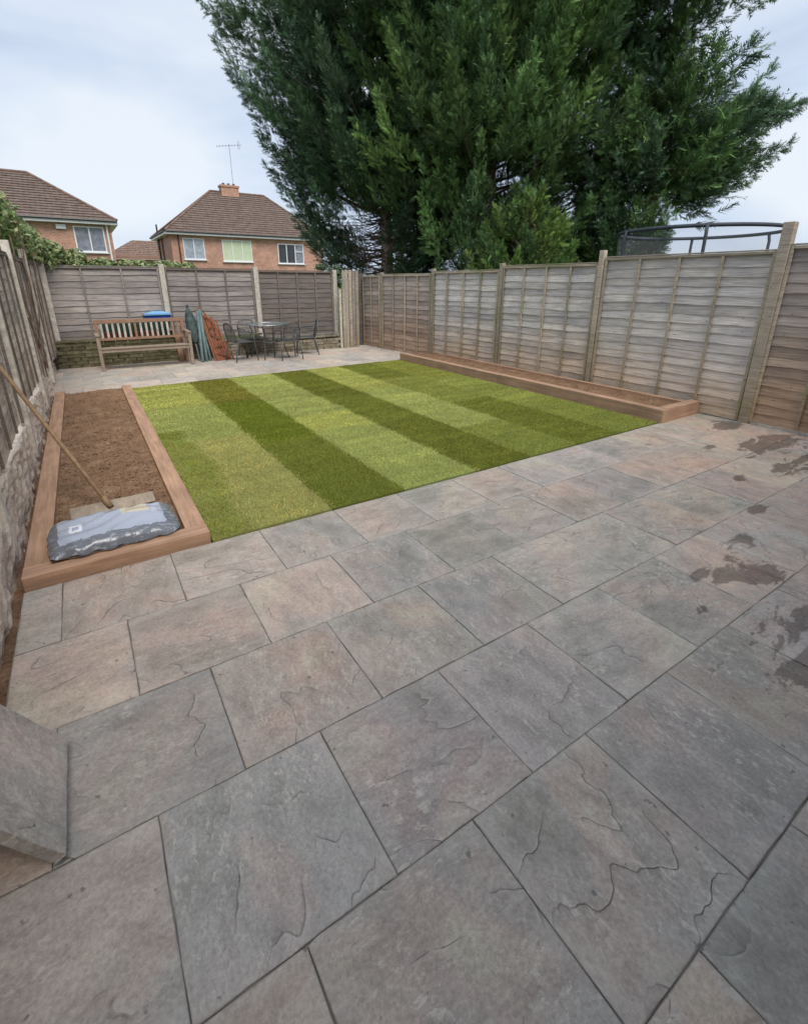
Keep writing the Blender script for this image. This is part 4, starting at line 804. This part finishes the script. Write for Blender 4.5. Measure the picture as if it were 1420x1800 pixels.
# ------------------------------------------------------------------ round table and four chairs
ta = thing('garden_table', 'round glass topped metal garden table among the four chairs', 'table', (3.62, 11.42, .018))
def disc(r_0, z, t_, n_=32): 
    m = MB(); a = [(r_0 * math.cos(2 * math.pi * k / n_), r_0 * math.sin(2 * math.pi * k / n_), z) for k in range(n_)]; b_ = [(x, y, z + t_) for x, y, _ in a]
    return m.add(a + b_, [tuple(range(n_))[::-1], tuple(range(n_, 2 * n_))] + [(k, (k + 1) % n_, n_ + (k + 1) % n_, n_ + k) for k in range(n_)])
disc(.50, .775, .006).build('table_top', M['tglass'], ta)
MB().tube([(.51 * math.cos(a_), .51 * math.sin(a_), .778) for a_ in np.linspace(0, 2 * math.pi, 41)], .013, 6, False).build('rim', M['steel'], ta, smooth=True)
for k in range(4):
    a_ = math.pi / 4 + k * math.pi / 2 + .2; c_, s_ = math.cos(a_), math.sin(a_)
    MB().tube([(.44 * c_, .44 * s_, .77), (.36 * c_, .36 * s_, .55), (.36 * c_, .36 * s_, .25), (.46 * c_, .46 * s_, .0)], .013, 6).build('leg', M['metal'], ta, smooth=True)
MB().tube([(.36 * math.cos(a_), .36 * math.sin(a_), .4) for a_ in np.linspace(0, 2 * math.pi, 25)], .008, 5, False).build('brace_ring', M['metal'], ta)
ch = thing('garden_chair', 'metal mesh chair at the near side of the glass table, its back to the lawn', 'chair', (3.92, 10.98, .018), 0, 'metal chairs round the glass table')
def build_chair(t):   # local: sitter faces +Y
    w_ = .24
    MB().box((0, .0, .43), (.44, .42, .012)).build('seat', M['metal'], t, bevel=.004)
    for sx in (-1, 1):
        MB().tube([(sx * w_, .19, .62), (sx * w_, .22, .42), (sx * (w_ + .02), .26, 0)], .012, 6).build('leg', M['metal'], t, smooth=True)
        MB().tube([(sx * (w_ - .02), -.19, .44), (sx * (w_ + .01), -.27, 0)], .012, 6).build('leg', M['metal'], t, smooth=True)
        MB().tube([(sx * w_, .19, .62), (sx * (w_ + .015), .10, .655), (sx * (w_ + .01), -.15, .665), (sx * .22, -.24, .70)], .013, 6).build('armrest', M['metal'], t, smooth=True)
    MB().tube([(-.215, -.19, .43), (-.225, -.25, .70), (-.17, -.275, .82), (0, -.285, .845), (.17, -.275, .82), (.225, -.25, .70), (.215, -.19, .43)], .013, 6).build('back_frame', M['metal'], t, smooth=True)
    m = MB()
    for k in range(15):
        x = -.20 + .0286 * k; m.tube([(x, -.195, .44), (x, -.255, .68), (x, -.278, .835 - .9 * x * x)], .0042, 4, False)
    for z in (.5, .58, .66, .74): m.tube([(-.22, -.21 - (z - .43) * .19, z), (.22, -.21 - (z - .43) * .19, z)], .0042, 4, False)
    m.build('back_mesh', M['metal'], t)
build_chair(ch)
for (x, y, rz, lab) in ((2.92, 11.28, -1.35, 'metal mesh chair at the left side of the glass table, nearest the trellis'), (3.35, 12.0 - .12, 3.3, 'metal mesh chair behind the glass table, against the low wall'), (4.58, 11.45, 1.25, 'metal mesh chair at the right side of the glass table, toward the corner boards')):
    c_ = copy_tree(ch); c_.location = (x, y, .018); c_.rotation_euler = (0, 0, rz); c_['label'] = lab

# ------------------------------------------------------------------ rake, sack, loose slab
rk = thing('wooden_rake', 'long handled wooden levelling rake lying behind the sack, handle against the left fence', 'rake', (-.05, 3.98, .05))
MB().box((0, 0, 0), (.56, .105, .022), R3(28, 0, 2)).build('head', M['board'], rk, (.0, .01, .055), bevel=.004)
hd = Vector((-.53, .80, 1.0)); L_ = hd.length
MB().tube([Vector((-.02, -.02, .06)) + hd * t_ for t_ in (0, .3, .6, .9, 1.12)], .0155, 10).build('handle', M['handle'], rk, smooth=True)
MB().tube([Vector((-.02, -.02, .06)) - hd * .0, Vector((-.02, -.02, .06)) + hd * .07], .022, 10).build('socket', M['handle'], rk, smooth=True)
r_ = np.random.default_rng(17); nx, ny = 64, 40; V = []; F = []
def sack_z(u_, v_): return max(0, (1 - abs(u_) ** 5)) ** .5 * max(0, (1 - abs(v_) ** 3.2)) ** .5
for side in (1, -1):
    for j in range(ny + 1):
        for i in range(nx + 1):
            u_ = i / nx * 2 - 1; v_ = j / ny * 2 - 1; ex = .004 * math.sin(v_ * 15) * abs(u_) ** 6
            x = u_ * .385 * (1 - .05 * abs(v_) ** 3) + ex; y = v_ * .245 * (1 - .10 * abs(u_) ** 6) + .008 * math.sin(u_ * 14) * abs(v_) ** 4
            hh = sack_z(u_, v_); z = side * (.088 if side > 0 else .055) * hh * (1 + .06 * math.sin(u_ * 4 + 1) + .07 * math.sin(v_ * 5 + u_ * 3))
            if side > 0: z += .004 * math.sin(u_ * 30 + 5 * v_) * abs(u_) ** 3 + .006 * math.sin(u_ * 19 + v_ * 6 + 2 * math.sin(v_ * 4)) * (abs(v_) ** 2) + .003 * math.sin(u_ * 8 - v_ * 13 + 1.5 * math.sin(u_ * 5))
            if abs(u_) > .93: z += .004 * math.sin(v_ * 23)
            V.append((x, y, z + .055))
N1 = (nx + 1) * (ny + 1)
for s_ in (0, 1):
    for j in range(ny):
        for i in range(nx):
            a = s_ * N1 + j * (nx + 1) + i; q_ = (a, a + 1, a + nx + 2, a + nx + 1); F.append(q_ if s_ == 0 else q_[::-1])
m = MB(); m.v = V; m.f = F; o = m.build('compost_sack', M['sack'], None, (-.065, 3.545, .052), (.03, .02, .04), smooth=True); tag(o, 'full blue-grey plastic sack with cream panel lying on the front of the left bed', 'sack')
# loose slab leaning on the left wall
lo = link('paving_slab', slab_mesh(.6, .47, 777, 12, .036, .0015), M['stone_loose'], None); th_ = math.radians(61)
dx, dz = -math.cos(th_), math.sin(th_); nx_, nz_ = math.sin(th_), math.cos(th_)
lo.matrix_world = Matrix(((-dx, 0, nx_, -.335 + dx * .3 - .0), (0, 1, 0, 1.635), (-dz, 0, nz_, .045 + dz * .3), (0, 0, 0, 1)))
bv_ = lo.modifiers.new('bevel', 'BEVEL'); bv_.width = .006; bv_.segments = 3; bv_.limit_method = 'ANGLE'; bv_.angle_limit = math.radians(50)
tag(lo, 'loose grey stone slab leaning on edge against the left wall in the foreground', 'paving slab')

# flush pass: nothing may float through missing data
for o in bpy.data.objects:
    if o.type == 'EMPTY' and o.parent is not None:
        for k in ('category', 'group'):
            if k in o.keys(): del o[k]
